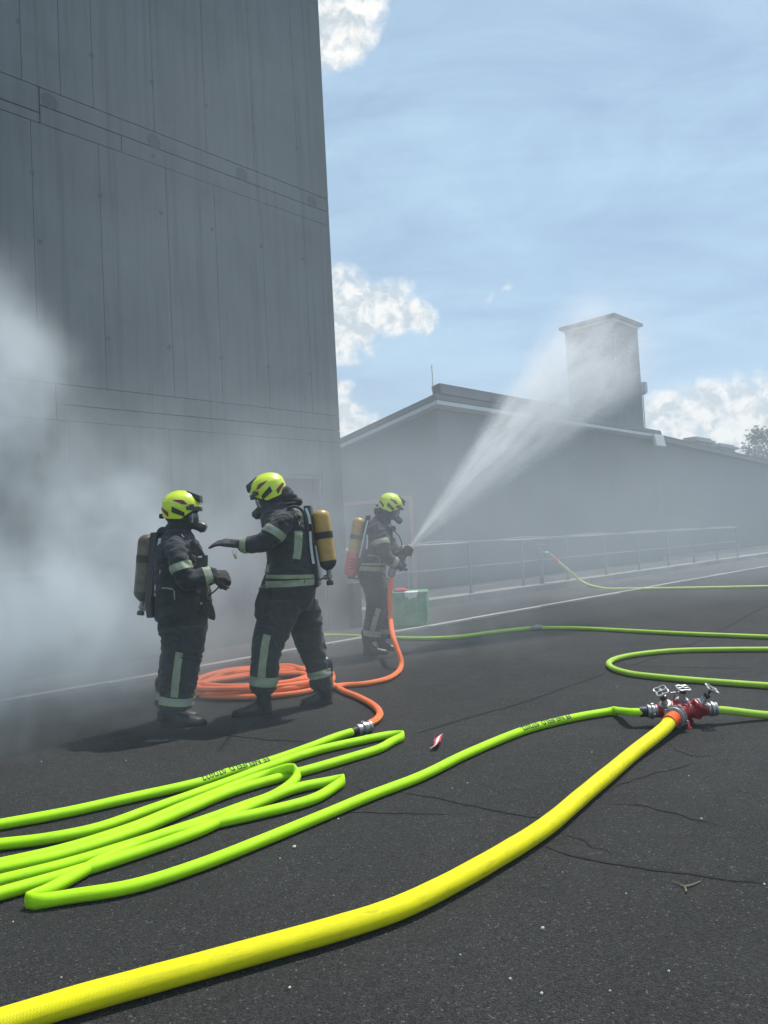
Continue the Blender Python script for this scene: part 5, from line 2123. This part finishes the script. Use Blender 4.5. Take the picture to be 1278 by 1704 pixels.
# the drops themselves
rnd = random.Random(9)
e1 = s_ax.orthogonal().normalized()
e2 = s_ax.cross(e1)
g = G()
for i in range(90000):
    t = rnd.random() ** .72
    z = .05 + s_len * .80 * t
    an = rnd.uniform(0, 2 * PI)
    jet = .58 + .75 * noise.noise(V((math.cos(an) * 3.1, math.sin(an) * 3.1, z * .35)))
    r = z * TAN * min(1.1, abs(rnd.gauss(0, .46))) * (.55 + .75 * jet)
    if rnd.random() < t * .75:
        continue
    q = tipn + s_ax * z + (e1 * math.cos(an) + e2 * math.sin(an)) * r - UPZ * .010 * z * z * rnd.random() ** 2
    s = rnd.uniform(.0016, .0036)
    d = (s_ax + (e1 * math.cos(an) + e2 * math.sin(an)) * .1)
    l_ = s * rnd.uniform(1.5, 4)
    b1 = d.orthogonal().normalized() * s
    b2 = d.cross(b1).normalized() * s
    g.add([q + d * l_, q - d * l_, q + b1, q - b1 * .5 + b2 * .87, q - b1 * .5 - b2 * .87], [(0, 2, 3), (0, 3, 4), (0, 4, 2), (1, 3, 2), (1, 4, 3), (1, 2, 4)])
wm = bpy.data.materials.new('water_drops')
wm.use_nodes = True
wk = NT(wm.node_tree)
wo = wk.n('ShaderNodeOutputMaterial')
wd = wk.n('ShaderNodeBsdfDiffuse', i_Color=(.95, .96, .97, 1))
wt = wk.n('ShaderNodeBsdfTranslucent', i_Color=(.95, .96, .97, 1))
wx = wk.n('ShaderNodeMixShader', i_Fac=.6)
wk.l(wd.outputs[0], wx.inputs[1])
wk.l(wt.outputs[0], wx.inputs[2])
wk.l(wx.outputs[0], wo.inputs[0])
dob = tag(g.build('water_droplets', wm), 'bright water drops flying in the spray from the nozzle', 'water', None, 'stuff')

# ---- smoke: soft billows broken up by noise, thickest by the tower at the left
gt = bpy.data.node_groups.new('smoke_field', 'GeometryNodeTree')
gt.interface.new_socket('Geometry', in_out='OUTPUT', socket_type='NodeSocketGeometry')
k = NT(gt)
pos = k.n('GeometryNodeInputPosition').outputs[0]
wn = k.n('ShaderNodeTexNoise')
wn.inputs['Scale'].default_value = .55
wn.inputs['Detail'].default_value = 5
wn.inputs['Roughness'].default_value = .60
k.l(pos, wn.inputs['Vector'])
warp = k.vmath('SCALE', k.vmath('SUBTRACT', wn.outputs['Color'], (.5, .5, .5)), 2.3)
pw = k.vmath('ADD', pos, warp)


def blob(x, y, Y, sx, sy, sz, amp):
    c = atY(x, y, Y)
    d = k.vmath('MULTIPLY', k.vmath('SUBTRACT', pw, tuple(c)), (1 / sx, 1 / sy, 1 / sz))
    e = k.math('EXPONENT', k.math('MULTIPLY', k.vmath('DOT_PRODUCT', d, d, out=1), -1.0))
    return k.math('MULTIPLY', e, amp)


BLOBS = [
    (-30, 1150, 5.9, 1.0, 1.1, .46, 2.2), (120, 1050, 6.2, .78, 1.0, .44, 1.6), (-10, 630, 6.8, .40, .9, .70, 1.1), (165, 810, 7.1, .48, .8, .50, 1.1), (-190, 900, 6.3, .8, 1.1, 1.4, .7),
    (210, 960, 6.9, .75, .7, .62, .75), (430, 900, 7.8, 1.1, .8, .7, .22), (420, 980, 8.2, 2.6, 1.8, 1.4, .10), (560, 1060, 9.6, 2.2, 1.6, .35, .12),
]
SOFT = [
    (340, 1040, 5.9, 1.3, .7, .80, .10), (330, 420, 8.4, 3.2, 1.6, 3.2, .05), (420, 850, 8.6, 2.6, 1.6, 1.5, .085), (300, 900, 7.4, 1.1, .8, .8, .16),
    (720, 800, 12.5, 2.6, 2.6, 1.7, .055), (900, 850, 13.5, 4.0, 3.4, 1.7, .055), (1200, 850, 15.5, 4.6, 4.0, 1.8, .060), (980, 925, 14.0, 3.6, 1.6, .75, .08),
]
tot = None
for b_ in BLOBS:
    e = blob(*b_)
    tot = e if tot is None else k.math('ADD', tot, e)
soft = None
for b_ in SOFT:
    e = blob(*b_)
    soft = e if soft is None else k.math('ADD', soft, e)
n1_ = k.noise(k.vmath('MULTIPLY', pw, (1, 1, .8)), 1.7, 8, .66, .7)
brk = k.ramp(n1_, .39, .63, .14, 1.85, True)
SMOKE = 0.8
sepp = k.n('ShaderNodeSeparateXYZ')
k.l(pos, sepp.inputs[0])
tot = k.math('ADD', k.math('MULTIPLY', tot, brk), k.math('MULTIPLY', soft, k.ramp(n1_, .3, .7, .7, 1.2)))
tot = k.math('MULTIPLY', tot, k.ramp(sepp.outputs[1], 4.3, 5.3, 0, 1, True))
dens_ = k.math('MAXIMUM', k.math('SUBTRACT', k.math('MULTIPLY', tot, SMOKE), .006), 0.0)
vc = k.n('GeometryNodeVolumeCube')
k.l(dens_, vc.inputs['Density'])
a0, a1 = V((-7.5, 4.2, .02)), V((12.5, 19.0, 8.0))
vc.inputs['Min'].default_value = tuple(a0)
vc.inputs['Max'].default_value = tuple(a1)
for ax_, nm in enumerate(('Resolution X', 'Resolution Y', 'Resolution Z')):
    vc.inputs[nm].default_value = int((a1 - a0)[ax_] / .075)
m, k2_, v = volume_mat('smoke')
v.inputs['Density'].default_value = 1.0
m.cycles.volume_step_rate = 5.0
v.inputs['Color'].default_value = (.89, .94, .97, 1)
v.inputs['Anisotropy'].default_value = .25
smt = k.n('GeometryNodeSetMaterial')
smt.inputs['Material'].default_value = m
k.l(vc.outputs[0], smt.inputs[0])
k.l(smt.outputs[0], k.n('NodeGroupOutput').inputs[0])
vd = bpy.data.volumes.new('smoke')
vd.render.space = 'WORLD'
vd.render.step_size = .60
vd.materials.append(m)
sm = bpy.data.objects.new('smoke', vd)
col.objects.link(sm)
sm.modifiers.new('field', 'NODES').node_group = gt
tag(sm, 'pale grey training smoke drifting between the tower and the hall', None, None, 'stuff')

# ---- thin smoke haze in the whole yard
m, k, v = volume_mat('haze')
v.inputs['Density'].default_value = HAZE_DENSITY
v.inputs['Color'].default_value = (.84, .93, 1.0, 1)
v.inputs['Anisotropy'].default_value = .2
g = G()
a0, a1 = V((-60, -12, -1.0)), V((80, 75, 16.5))
g.box((a0 + a1) / 2, a1 - a0)
hz = tag(g.build('haze', m), 'thin bluish smoke haze hanging over the whole yard', None, None, 'stuff')
